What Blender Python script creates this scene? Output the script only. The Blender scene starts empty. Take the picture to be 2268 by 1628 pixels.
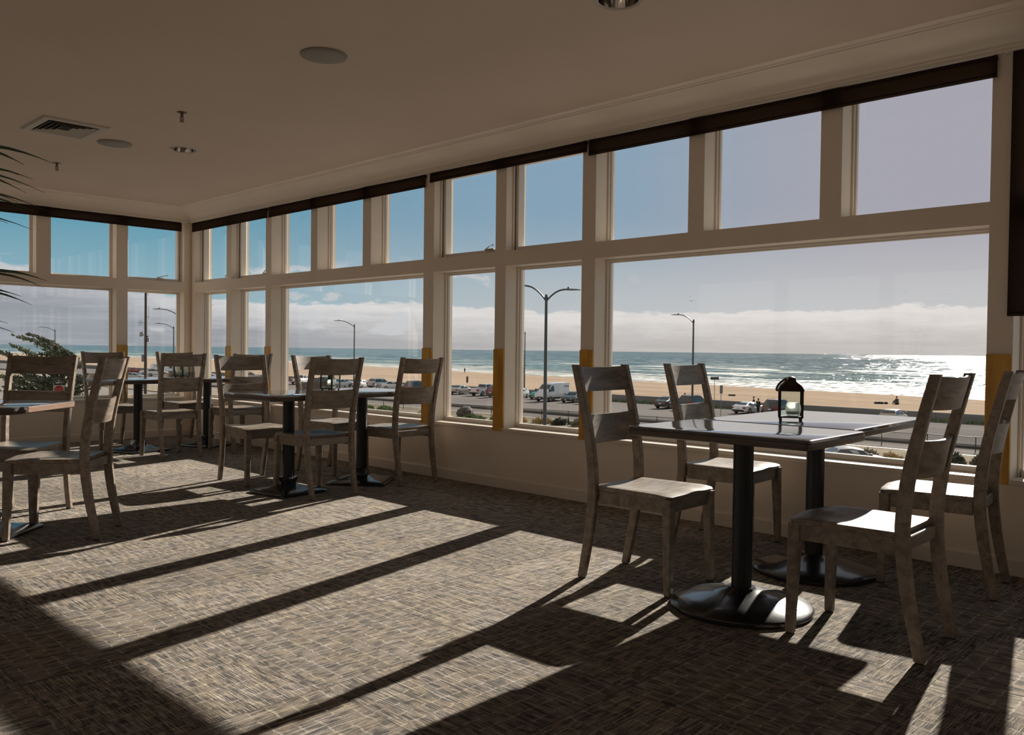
import bpy, bmesh, math, random
from math import sin, cos, pi, radians as rad, sqrt
from mathutils import Vector, Matrix, noise as mnoise

sc = bpy.context.scene
COL = sc.collection
# ------------------------------------------------------------------ camera
F_PX = 1887.3374
YAW, PITCH, ROLL = 0.799177216, -0.0202577293, 0.01192157
cam_d = Vector((cos(PITCH)*sin(YAW), cos(PITCH)*cos(YAW), sin(PITCH)))
r0 = Vector((cos(YAW), -sin(YAW), 0)); u0 = r0.cross(cam_d)
cam_r = cos(ROLL)*r0 + sin(ROLL)*u0; cam_u = cos(ROLL)*u0 - sin(ROLL)*r0
cd = bpy.data.cameras.new('camera'); cam = bpy.data.objects.new('camera', cd); COL.objects.link(cam)
M3 = Matrix((cam_r, cam_u, -cam_d)).transposed()
cam.matrix_world = Matrix.Translation((-4.8165, -10.2675, 1.10)) @ M3.to_4x4()
cd.sensor_fit = 'HORIZONTAL'; cd.sensor_width = 36.0; cd.lens = 36.0*F_PX/2268.0
cd.clip_start = 0.05; cd.clip_end = 80000
sc.camera = cam
# ------------------------------------------------------------------ view
vs = sc.view_settings
vs.view_transform = 'Standard'; vs.look = 'None'; vs.gamma = 1.0; vs.exposure = 0.0; vs.use_curve_mapping = False
# ------------------------------------------------------------------ sun
SUN_TO = Vector((1.0, 0.22, 0.46)).normalized()
sl = bpy.data.lights.new('sun', 'SUN'); sl.energy = 11.0; sl.angle = rad(0.55); sl.color = (1.0, 0.92, 0.80)
so = bpy.data.objects.new('sun', sl); COL.objects.link(so); so.location = (30, 0, 20)
so.rotation_euler = (-SUN_TO).to_track_quat('-Z', 'Y').to_euler()

# ------------------------------------------------------------------ node helpers
class NT:
    def __init__(s, nt): s.nt = nt; s.n = nt.nodes; s.l = nt.links
    def node(s, t, **kw):
        x = s.n.new(t)
        for k, v in kw.items(): setattr(x, k, v)
        return x
    def put(s, sock, v):
        if hasattr(v, 'node') or isinstance(v, bpy.types.NodeSocket): s.l.new(v, sock)
        elif v is not None:
            if isinstance(v, (tuple, list)) and len(v) == 3 and sock.type == 'RGBA': v = (*v, 1)
            sock.default_value = v
    def math(s, op, a, b=None, c=None, clamp=False):
        x = s.node('ShaderNodeMath', operation=op, use_clamp=clamp)
        s.put(x.inputs[0], a)
        if b is not None: s.put(x.inputs[1], b)
        if c is not None: s.put(x.inputs[2], c)
        return x.outputs[0]
    def smooth(s, v, a, b, lo=0.0, hi=1.0):
        x = s.node('ShaderNodeMapRange', interpolation_type='SMOOTHSTEP')
        s.put(x.inputs[0], v); s.put(x.inputs[1], a); s.put(x.inputs[2], b); s.put(x.inputs[3], lo); s.put(x.inputs[4], hi)
        return x.outputs[0]
    def lin(s, v, a, b, lo=0.0, hi=1.0):
        x = s.node('ShaderNodeMapRange')
        s.put(x.inputs[0], v); s.put(x.inputs[1], a); s.put(x.inputs[2], b); s.put(x.inputs[3], lo); s.put(x.inputs[4], hi)
        return x.outputs[0]
    def mix(s, f, a, b, bt='MIX'):
        x = s.node('ShaderNodeMix', data_type='RGBA', blend_type=bt)
        s.put(x.inputs[0], f); s.put(x.inputs[6], a); s.put(x.inputs[7], b)
        return x.outputs[2]
    def noise(s, vec, scale, detail=3, rough=0.5, dims='3D', dist=0.0):
        x = s.node('ShaderNodeTexNoise', noise_dimensions=dims)
        if vec is not None: s.put(x.inputs['Vector'], vec)
        x.inputs['Scale'].default_value = scale; x.inputs['Detail'].default_value = detail
        x.inputs['Roughness'].default_value = rough; x.inputs['Distortion'].default_value = dist
        return x.outputs[0]
    def xyz(s, v):
        x = s.node('ShaderNodeSeparateXYZ'); s.put(x.inputs[0], v); return x.outputs
    def comb(s, a, b, c):
        x = s.node('ShaderNodeCombineXYZ'); s.put(x.inputs[0], a); s.put(x.inputs[1], b); s.put(x.inputs[2], c); return x.outputs[0]
    def vmul(s, v, k):
        x = s.node('ShaderNodeVectorMath', operation='MULTIPLY'); s.put(x.inputs[0], v); x.inputs[1].default_value = k; return x.outputs[0]

# ------------------------------------------------------------------ sky
w = bpy.data.worlds.new('sky'); sc.world = w; w.use_nodes = True
T = NT(w.node_tree); T.n.clear()
dirv = T.node('ShaderNodeTexCoord').outputs['Generated']
dx, dy, dz = T.xyz(dirv)
sxy = Vector((SUN_TO.x, SUN_TO.y)).normalized()
hl = T.math('SQRT', T.math('ADD', T.math('MULTIPLY', dx, dx), T.math('ADD', T.math('MULTIPLY', dy, dy), 1e-6)))
az = T.math('DIVIDE', T.math('ADD', T.math('MULTIPLY', dx, sxy.x), T.math('MULTIPLY', dy, sxy.y)), hl)   # 1 towards the sun
toward = T.smooth(az, 0.56, 1.02)
el = T.math('DIVIDE', dz, hl)
high = T.mix(T.smooth(az, 0.55, 0.90), (0.105, 0.325, 0.440), (0.262, 0.385, 0.500))
high = T.mix(T.smooth(az, 0.89, 1.0), high, (0.415, 0.400, 0.455))
low = T.mix(toward, (0.31, 0.48, 0.55), (0.60, 0.59, 0.59))
sky = T.mix(T.smooth(el, 0.035, 0.17), low, high)
sky = T.mix(T.smooth(el, 0.45, 1.1), sky, (0.36, 0.385, 0.40))
# low cloud bank over the sea: bumpy top, grey underside
nv = T.comb(T.math('DIVIDE', dx, hl), T.math('DIVIDE', dy, hl), T.math('MULTIPLY', el, 3.0))
n_big = T.math('ADD', T.math('MULTIPLY', T.noise(nv, 3.6, 2, 0.5), 0.75), T.math('MULTIPLY', T.noise(nv, 12.0, 2, 0.5), 0.35))
n_puff = T.noise(nv, 34.0, 5, 0.6)
streak = T.noise(T.comb(T.math('DIVIDE', dx, hl), T.math('DIVIDE', dy, hl), T.math('MULTIPLY', el, 16.0)), 9.0, 5, 0.6)
top = T.math('ADD', 0.0215, T.math('ADD', T.math('MULTIPLY', n_big, 0.034), T.math('MULTIPLY', n_puff, 0.022)))
top = T.math('ADD', top, T.smooth(az, 0.62, 0.45, 0.0, 0.03))
bank = T.smooth(T.math('SUBTRACT', top, el), 0.0, 0.004)
deep = T.smooth(T.math('SUBTRACT', top, el), 0.002, 0.045)
c_white = T.mix(toward, (0.73, 0.72, 0.72), (0.82, 0.765, 0.73))
c_grey = T.mix(toward, (0.33, 0.345, 0.38), (0.58, 0.535, 0.505))
leftgrey = T.smooth(az, 0.66, 0.52)
c_white = T.mix(T.math('MULTIPLY', leftgrey, 0.6), c_white, (0.36, 0.38, 0.42))
grey_f = T.math('ADD', T.math('MULTIPLY', deep, 0.95), T.math('MULTIPLY', T.math('SUBTRACT', streak, 0.5), T.smooth(az, 0.70, 0.52, 0.9, 2.0)), clamp=True)
cloud = T.mix(grey_f, c_white, c_grey)
sky = T.mix(bank, sky, cloud)
# a few small puffs above the bank
puff = T.noise(T.comb(T.math('DIVIDE', dx, hl), T.math('DIVIDE', dy, hl), T.math('MULTIPLY', el, 2.2)), 17.0, 4, 0.5)
pm = T.math('MULTIPLY', T.smooth(puff, 0.60, 0.68), T.math('MULTIPLY', T.smooth(el, 0.105, 0.085), T.smooth(az, 0.95, 0.85)))
sky = T.mix(T.math('MULTIPLY', pm, 0.85), sky, (0.62, 0.62, 0.63))
sky = T.mix(T.smooth(az, 0.36, 0.05), sky, (0.62, 0.575, 0.52))     # unseen inland sky, brightened to add fill light indoors
sky = T.mix(T.smooth(el, 0.0, -0.02), sky, (0.30, 0.27, 0.24))
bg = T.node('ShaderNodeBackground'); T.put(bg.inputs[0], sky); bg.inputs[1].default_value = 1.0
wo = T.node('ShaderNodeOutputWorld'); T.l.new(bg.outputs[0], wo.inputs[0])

# ------------------------------------------------------------------ materials
MATS = {}
def pmat(name, col, rough=0.6, metal=0.0, spec=0.5, coat=0.0, noise_amt=0.0, nscale=8.0, bump=0.0, bscale=60.0, stretch=None, col2=None, emit=None):
    if name in MATS: return MATS[name]
    m = bpy.data.materials.new(name); m.use_nodes = True; t = NT(m.node_tree)
    b = m.node_tree.nodes['Principled BSDF']
    b.inputs['Roughness'].default_value = rough; b.inputs['Metallic'].default_value = metal
    b.inputs['Specular IOR Level'].default_value = spec
    if coat: b.inputs['Coat Weight'].default_value = coat; b.inputs['Coat Roughness'].default_value = 0.08
    co = t.node('ShaderNodeTexCoord').outputs['Object']
    v = t.vmul(co, stretch) if stretch else co
    if noise_amt or col2:
        n = t.noise(v, nscale, 4, 0.6)
        c2 = col2 if col2 else tuple(c*(1-noise_amt) for c in col)
        t.put(b.inputs['Base Color'], t.mix(t.smooth(n, 0.3, 0.7), col, c2))
    else: b.inputs['Base Color'].default_value = (*col, 1)
    if bump:
        bp = t.node('ShaderNodeBump'); bp.inputs['Strength'].default_value = bump; bp.inputs['Distance'].default_value = 0.004
        t.put(bp.inputs['Height'], t.noise(v, bscale, 4, 0.6)); t.l.new(bp.outputs[0], b.inputs['Normal'])
    MATS[name] = m
    return m

def glass_mat(name, tint=(0.97, 0.98, 0.985), refl=1.0):
    m = bpy.data.materials.new(name); m.use_nodes = True; t = NT(m.node_tree); t.n.clear()
    tr = t.node('ShaderNodeBsdfTransparent'); tr.inputs[0].default_value = (*tint, 1)
    gl = t.node('ShaderNodeBsdfGlossy'); gl.inputs['Roughness'].default_value = 0.01; gl.inputs[0].default_value = (refl, refl, refl, 1)
    lw = t.node('ShaderNodeLayerWeight'); lw.inputs[0].default_value = 0.5
    fr = t.math('ADD', 0.022, t.math('MULTIPLY', t.math('POWER', lw.outputs[1], 5.0), 0.30))
    mx = t.node('ShaderNodeMixShader'); t.put(mx.inputs[0], fr); t.l.new(tr.outputs[0], mx.inputs[1]); t.l.new(gl.outputs[0], mx.inputs[2])
    o = t.node('ShaderNodeOutputMaterial'); t.l.new(mx.outputs[0], o.inputs[0])
    MATS[name] = m
    return m

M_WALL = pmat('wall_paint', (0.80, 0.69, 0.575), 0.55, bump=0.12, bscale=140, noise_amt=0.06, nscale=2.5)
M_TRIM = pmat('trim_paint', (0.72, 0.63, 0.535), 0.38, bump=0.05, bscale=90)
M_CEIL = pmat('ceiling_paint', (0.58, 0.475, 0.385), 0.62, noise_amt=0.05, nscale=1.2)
M_FRAME = pmat('window_frame_paint', (0.74, 0.665, 0.585), 0.35)
M_GLASS = glass_mat('window_glass')
def frost_mat():
    m = bpy.data.materials.new('frosted_jar_glass'); m.use_nodes = True; t = NT(m.node_tree); t.n.clear()
    a = t.node('ShaderNodeBsdfTranslucent'); a.inputs[0].default_value = (0.9, 0.9, 0.88, 1)
    d = t.node('ShaderNodeBsdfTransparent'); g = t.node('ShaderNodeBsdfGlossy'); g.inputs['Roughness'].default_value = 0.05
    m1 = t.node('ShaderNodeMixShader'); m1.inputs[0].default_value = 0.45; t.l.new(d.outputs[0], m1.inputs[1]); t.l.new(a.outputs[0], m1.inputs[2])
    m2 = t.node('ShaderNodeMixShader'); m2.inputs[0].default_value = 0.12; t.l.new(m1.outputs[0], m2.inputs[1]); t.l.new(g.outputs[0], m2.inputs[2])
    o = t.node('ShaderNodeOutputMaterial'); t.l.new(m2.outputs[0], o.inputs[0]); return m
M_JAR = frost_mat()
M_LGLASS = glass_mat('lantern_glass', (0.93, 0.96, 0.95))
M_AMBER = pmat('amber_stained_board', (0.68, 0.36, 0.035), 0.38, col2=(0.46, 0.22, 0.02), nscale=3.0, stretch=(6, 6, 1.2), bump=0.1, bscale=30)
M_BLACK = pmat('black_metal', (0.013, 0.013, 0.015), 0.48, metal=0.0, spec=0.45, bump=0.2, bscale=160)
M_BASE = pmat('black_base', (0.016, 0.016, 0.019), 0.24, spec=0.7, coat=0.5, bump=0.06, bscale=50)
M_TOP = pmat('tabletop_laminate', (0.105, 0.100, 0.104), 0.09, spec=0.9, coat=1.0, noise_amt=0.25, nscale=5, stretch=(1, 6, 1))
M_EDGE = pmat('tabletop_edge_wood', (0.085, 0.052, 0.036), 0.30, spec=0.5, col2=(0.05, 0.03, 0.022), nscale=6, stretch=(2, 2, 12), bump=0.12, bscale=80)
M_EDGE_SUN = pmat('sunlit_edge_wood', (0.28, 0.165, 0.115), 0.35, col2=(0.2, 0.115, 0.08), nscale=8, stretch=(2, 2, 12))  # lighter copy of the edge wood, sunlight put into its colour
M_GLIDE = pmat('black_glide', (0.012, 0.012, 0.012), 0.6)
M_CHROME = pmat('chrome', (0.62, 0.58, 0.54), 0.10, metal=1.0)
M_BRASS = pmat('dark_brass', (0.20, 0.15, 0.11), 0.35, metal=0.9)
M_VENT = pmat('vent_paint', (0.46, 0.40, 0.34), 0.45)
M_DARK = pmat('dark_void', (0.012, 0.011, 0.010), 0.8)
M_SPK = pmat('speaker_grille', (0.26, 0.235, 0.205), 0.6, bump=0.3, bscale=500)
M_LANT = pmat('lantern_metal', (0.055, 0.040, 0.032), 0.38, metal=0.85, noise_amt=0.4, nscale=30)
M_ROPE = pmat('rope_handle', (0.10, 0.055, 0.03), 0.8, bump=0.6, bscale=200)
M_WAX = pmat('white_wax', (0.80, 0.77, 0.72), 0.5)
M_STAR = pmat('starfish', (0.35, 0.25, 0.18), 0.7, bump=0.4, bscale=200)
M_LEAF = pmat('palm_leaf', (0.030, 0.082, 0.020), 0.45, noise_amt=0.5, nscale=6)
M_POT = pmat('clay_pot', (0.22, 0.10, 0.06), 0.7, noise_amt=0.2)
M_SOIL = pmat('soil', (0.03, 0.02, 0.014), 0.9)
M_CORD = pmat('white_cord', (0.6, 0.56, 0.5), 0.6)
M_PLATE = pmat('outlet_white', (0.70, 0.66, 0.60), 0.4)

def wood_mat():
    m = bpy.data.materials.new('weathered_wood'); m.use_nodes = True; t = NT(m.node_tree); b = m.node_tree.nodes['Principled BSDF']
    co = t.node('ShaderNodeTexCoord').outputs['Object']
    rnd = t.node('ShaderNodeObjectInfo').outputs['Random']
    x, y, z = t.xyz(co)
    off = t.math('MULTIPLY', rnd, 37.0)
    v = t.comb(t.math('ADD', x, off), y, z)
    g1 = t.noise(t.vmul(v, (26, 5.0, 26)), 1.0, 4, 0.62, dist=0.5)
    g2 = t.noise(t.vmul(v, (120, 12, 120)), 1.0, 3, 0.6)
    bl = t.noise(t.vmul(v, (4, 3, 4)), 1.0, 2, 0.5)
    c = t.mix(t.smooth(g1, 0.30, 0.72), (0.300, 0.243, 0.192), (0.155, 0.118, 0.089))
    c = t.mix(t.math('MULTIPLY', t.smooth(g2, 0.5, 0.75), 0.45), c, (0.100, 0.074, 0.056))
    c = t.mix(t.math('MULTIPLY', t.smooth(bl, 0.42, 0.68), 0.16), c, (0.33, 0.28, 0.23))
    t.put(b.inputs['Base Color'], c)
    b.inputs['Roughness'].default_value = 0.42; b.inputs['Specular IOR Level'].default_value = 0.26
    b.inputs['Coat Weight'].default_value = 0.0
    bp = t.node('ShaderNodeBump'); bp.inputs['Strength'].default_value = 0.12; bp.inputs['Distance'].default_value = 0.002
    t.put(bp.inputs['Height'], g2); t.l.new(bp.outputs[0], b.inputs['Normal'])
    return m
M_WOOD = wood_mat()

def carpet_mat():
    m = bpy.data.materials.new('carpet_tiles'); m.use_nodes = True; t = NT(m.node_tree); b = m.node_tree.nodes['Principled BSDF']
    co = t.node('ShaderNodeTexCoord').outputs['Object']
    x, y, z = t.xyz(co); S = 0.69
    tx = t.math('DIVIDE', t.math('ADD', x, 3.27), S); ty = t.math('DIVIDE', t.math('ADD', y, 7.24), S)
    i = t.math('FLOOR', tx); j = t.math('FLOOR', ty)
    par = t.math('FLOORED_MODULO', t.math('ADD', i, j), 2.0)
    wn = t.node('ShaderNodeTexWhiteNoise', noise_dimensions='2D'); t.put(wn.inputs['Vector'], t.comb(i, j, 0))
    rn = wn.outputs[0]; ro = t.math('MULTIPLY', rn, 50.0)
    inv = t.math('SUBTRACT', 1.0, par)
    uu = t.math('ADD', t.math('MULTIPLY', y, inv), t.math('MULTIPLY', x, par))
    vv = t.math('ADD', t.math('MULTIPLY', x, inv), t.math('MULTIPLY', y, par))
    uo = t.math('ADD', uu, ro)
    def nz(su, sv, det=2, r=0.5): return t.noise(t.comb(t.math('MULTIPLY', uo, su), t.math('MULTIPLY', vv, sv), ro), 1.0, det, r)
    streak = t.smooth(nz(7, 330, 2, 0.6), 0.52, 0.62)
    streak2 = t.smooth(nz(13, 190, 2, 0.5), 0.50, 0.66)
    # cross lines make small cells
    cw = t.math('ADD', t.math('MULTIPLY', uu, 1/0.062), t.math('MULTIPLY', nz(9, 26, 2), 0.45))
    fr = t.math('ABSOLUTE', t.math('SUBTRACT', t.math('FRACT', cw), 0.5))
    cross = t.math('MULTIPLY', t.smooth(fr, 0.40, 0.47), t.smooth(nz(20, 44, 2), 0.38, 0.58))
    cell = nz(17, 34, 2)
    fib = t.noise(co, 330, 3, 0.75)
    hue = t.noise(t.comb(t.math('MULTIPLY', uo, 6), t.math('MULTIPLY', vv, 9), ro), 1.0, 2, 0.5)
    dark = t.mix(t.smooth(cell, 0.40, 0.62), (0.075, 0.067, 0.064), (0.200, 0.162, 0.132))
    lightc = t.mix(t.smooth(hue, 0.38, 0.62), (0.52, 0.47, 0.42), (0.56, 0.485, 0.37))
    lf = t.math('ADD', t.math('MULTIPLY', streak, 0.66), t.math('ADD', t.math('MULTIPLY', streak2, 0.30), t.math('MULTIPLY', cross, 0.40)), clamp=True)
    c = t.mix(lf, dark, lightc)
    edge = t.math('MINIMUM', t.math('MINIMUM', t.math('FRACT', tx), t.math('SUBTRACT', 1.0, t.math('FRACT', tx))), t.math('MINIMUM', t.math('FRACT', ty), t.math('SUBTRACT', 1.0, t.math('FRACT', ty))))
    c = t.mix(t.smooth(edge, 0.010, 0.002, 0.0, 0.35), c, (0.02, 0.018, 0.016))
    k = t.smooth(fib, 0.32, 0.68, 0.50, 1.45)
    k = t.math('MULTIPLY', k, t.math('ADD', 0.90, t.math('MULTIPLY', rn, 0.30)))
    c = t.mix(1.0, c, t.comb(k, k, k), 'MULTIPLY')
    t.put(b.inputs['Base Color'], c); b.inputs['Roughness'].default_value = 0.95; b.inputs['Specular IOR Level'].default_value = 0.1
    bp = t.node('ShaderNodeBump'); bp.inputs['Strength'].default_value = 0.55; bp.inputs['Distance'].default_value = 0.006
    t.put(bp.inputs['Height'], t.math('ADD', t.math('MULTIPLY', lf, 0.6), t.math('MULTIPLY', fib, 0.6))); t.l.new(bp.outputs[0], b.inputs['Normal'])
    return m
M_CARPET = carpet_mat()

def blind_mat():
    m = bpy.data.materials.new('blind_fabric'); m.use_nodes = True; t = NT(m.node_tree); t.n.clear()
    co = t.node('ShaderNodeTexCoord').outputs['Object']
    wv = t.noise(t.vmul(co, (300, 60, 900)), 1.0, 2)
    c = t.mix(wv, (0.030, 0.021, 0.017), (0.052, 0.037, 0.029))
    d = t.node('ShaderNodeBsdfDiffuse'); t.put(d.inputs[0], c)
    tl = t.node('ShaderNodeBsdfTranslucent'); tl.inputs[0].default_value = (0.22, 0.150, 0.110, 1)
    tr = t.node('ShaderNodeBsdfTransparent'); tr.inputs[0].default_value = (0.9, 0.8, 0.75, 1)
    m1 = t.node('ShaderNodeMixShader'); m1.inputs[0].default_value = 0.45; t.l.new(d.outputs[0], m1.inputs[1]); t.l.new(tl.outputs[0], m1.inputs[2])
    m2 = t.node('ShaderNodeMixShader'); m2.inputs[0].default_value = 0.07; t.l.new(m1.outputs[0], m2.inputs[1]); t.l.new(tr.outputs[0], m2.inputs[2])
    o = t.node('ShaderNodeOutputMaterial'); t.l.new(m2.outputs[0], o.inputs[0])
    return m
M_BLIND = blind_mat()

# ------------------------------------------------------------------ mesh helpers
class MB:
    def __init__(s): s.v = []; s.f = []
    def add(s, vs, fs):
        o = len(s.v); s.v += [tuple(p) for p in vs]; s.f += [tuple(i+o for i in f) for f in fs]; return s
    def box(s, x0, x1, y0, y1, z0, z1):
        if x0 > x1: x0, x1 = x1, x0
        if y0 > y1: y0, y1 = y1, y0
        if z0 > z1: z0, z1 = z1, z0
        return s.add([(x0,y0,z0),(x1,y0,z0),(x1,y1,z0),(x0,y1,z0),(x0,y0,z1),(x1,y0,z1),(x1,y1,z1),(x0,y1,z1)],
                     [(0,3,2,1),(4,5,6,7),(0,1,5,4),(1,2,6,5),(2,3,7,6),(3,0,4,7)])
    def rings(s, R, cap=True, closed=True):
        n = len(R[0]); vs = [p for r in R for p in r]; fs = []
        for k in range(len(R)-1):
            for i in range(n if closed else n-1):
                a, b = k*n+i, k*n+(i+1) % n
                fs.append((a, b, b+n, a+n))
        if cap and closed: fs.append(tuple(reversed(range(n)))); fs.append(tuple((len(R)-1)*n+i for i in range(n)))
        return s.add(vs, fs)
    def lathe(s, prof, cx=0, cy=0, cz=0, n=32, cap=True):
        R = [[(cx+r*cos(2*pi*i/n), cy+r*sin(2*pi*i/n), cz+z) for i in range(n)] for r, z in prof]
        return s.rings(R, cap)
    def tube(s, path, rad_, n=8):
        P = [Vector(p) for p in path]; R = []; up = None
        for k, p in enumerate(P):
            t = (P[min(k+1, len(P)-1)]-P[max(k-1, 0)]).normalized()
            if up is None:
                up = Vector((0, 0, 1)) if abs(t.z) < 0.9 else Vector((1, 0, 0))
            a = t.cross(up).normalized(); bb = a.cross(t).normalized(); up = bb
            r = rad_[k] if isinstance(rad_, (list, tuple)) else rad_
            R.append([p+(a*cos(2*pi*i/n)+bb*sin(2*pi*i/n))*r for i in range(n)])
        return s.rings(R)
    def prism(s, poly, axis, a, b):
        def mk(p, c):
            return {'x': (c, p[0], p[1]), 'y': (p[0], c, p[1]), 'z': (p[0], p[1], c)}[axis]
        return s.rings([[mk(p, a) for p in poly], [mk(p, b) for p in poly]])
    def build(s, name, mat, parent=None, bevel=0, smooth=False, seg=2, loc=None, rz=0):
        me = bpy.data.meshes.new(name); me.from_pydata(s.v, [], s.f); me.update()
        bm = bmesh.new(); bm.from_mesh(me)
        bmesh.ops.recalc_face_normals(bm, faces=bm.faces)
        if bevel:
            ed = [e for e in bm.edges if len(e.link_faces) == 2 and e.calc_face_angle(0) > 0.5]
            bmesh.ops.bevel(bm, geom=ed, offset=bevel, segments=seg, affect='EDGES', profile=0.6, clamp_overlap=True)
        bm.to_mesh(me); bm.free()
        if smooth:
            for p in me.polygons: p.use_smooth = True
            try: me.set_sharp_from_angle(angle=rad(38))
            except Exception: pass
        me.materials.append(mat)
        o = bpy.data.objects.new(name, me); COL.objects.link(o)
        if parent: o.parent = parent
        if loc: o.location = loc
        if rz: o.rotation_euler.z = rz
        return o

def tag(o, label=None, cat=None, group=None, kind=None):
    if label: o['label'] = label
    if cat: o['category'] = cat
    if group: o['group'] = group
    if kind: o['kind'] = kind
    return o
def thing(name, label, cat, loc=(0, 0, 0), rz=0.0, group=None):
    o = bpy.data.objects.new(name, None); COL.objects.link(o); o.location = loc; o.rotation_euler = (0, 0, rz)
    o.empty_display_size = 0.1
    return tag(o, label, cat, group)
def struct(o): o['kind'] = 'structure'; return o
def dup(root, loc, rz, label, group=None):
    r = root.copy(); COL.objects.link(r); r.location = loc; r.rotation_euler = (0, 0, rz); r['label'] = label
    if group: r['group'] = group
    for ch in list(root.children):
        c = ch.copy(); COL.objects.link(c); c.parent = r
        for g in list(ch.children):
            d = g.copy(); COL.objects.link(d); d.parent = c
    return r

# ------------------------------------------------------------------ room shell
CZ = 2.766
XB, YB = -9.5, -15.0          # far sides of the room, behind the camera
b = MB().box(XB-0.2, 0.22, YB-0.2, 0.22, -0.12, 0.0); struct(b.build('floor', M_CARPET))
HOLES = [(-1.559, -7.774), (-1.567, -3.192)]
b = MB(); yp = YB-0.2
for hx, hy in HOLES:
    b.box(XB-0.2, 0.22, yp, hy-0.15, CZ, CZ+0.2); b.box(XB-0.2, hx-0.15, hy-0.15, hy+0.15, CZ, CZ+0.2); b.box(hx+0.15, 0.22, hy-0.15, hy+0.15, CZ, CZ+0.2)
    R = [[], [], [], []]
    for k in range(48):
        a = 2*pi*k/48; q = 0.15/max(abs(cos(a)), abs(sin(a)))
        R[0].append((hx+0.097*cos(a), hy+0.097*sin(a), CZ+0.2)); R[1].append((hx+0.097*cos(a), hy+0.097*sin(a), CZ)); R[2].append((hx+q*cos(a), hy+q*sin(a), CZ)); R[3].append((hx+q*cos(a), hy+q*sin(a), CZ+0.2))
    b.rings(R, cap=False); yp = hy+0.15
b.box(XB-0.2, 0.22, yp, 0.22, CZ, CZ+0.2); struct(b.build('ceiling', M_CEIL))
RT, RB, SILL, HEAD = 1.886, 1.769, 0.465, 2.62
WT = 0.22
UP = [(-.102,-.909),(-1.025,-1.799),(-1.917,-2.693),(-2.811,-3.586),(-3.715,-4.486),(-4.622,-5.381),(-5.499,-6.279),(-6.403,-7.176),(-7.294,-8.068),(-8.195,-8.966),(-9.085,-9.86),(-9.98,-10.755),(-10.875,-11.65)]
LO = [(-.102,-.909),(-1.025,-1.799),(-1.917,-4.486),(-4.622,-5.381),(-5.499,-6.279),(-6.403,-8.966),(-9.085,-11.65)]
LUP = [(-.088,-.773),(-.901,-1.607),(-1.755,-2.46),(-2.59,-3.295)]
LLO = [(-.088,-.773),(-.901,-3.295)]
def wall_with_openings(axis, up, lo, end, name):
    m = MB()
    def bx(a0, a1, z0, z1):
        if axis == 'x': m.box(0, WT, a0, a1, z0, z1)
        else: m.box(a0, a1, 0, WT, z0, z1)
    start = WT if axis == 'x' else 0.0
    bx(start, end, 0, SILL); bx(start, end, RB, RT); bx(start, end, HEAD, CZ)
    for ops, z0, z1 in ((up, RT, HEAD), (lo, SILL, RB)):
        prev = start
        for a, c in ops:
            bx(prev, a, z0, z1); prev = c
        bx(prev, end, z0, z1)
    return struct(m.build(name, M_WALL))
wall_with_openings('x', UP, LO, YB, 'wall_right')
wall_with_openings('y', LUP, LLO, XB, 'wall_left')
FILL_WIN = [(-1.0-1.9*k, -2.75-1.9*k) for k in range(7)]  # openings added behind the camera to let fill light into the room
m = MB().box(XB-0.2, XB, YB, 0.0, 0, 0.55).box(XB-0.2, XB, YB, 0.0, 2.5, CZ); prev = 0.0
for a, c in FILL_WIN: m.box(XB-0.2, XB, a, prev, 0.55, 2.5); prev = c
m.box(XB-0.2, XB, YB, prev, 0.55, 2.5); struct(m.build('wall_back', M_WALL))
struct(MB().box(XB-0.2, WT, YB-0.2, YB, 0, CZ).build('wall_front', M_WALL))

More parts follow.
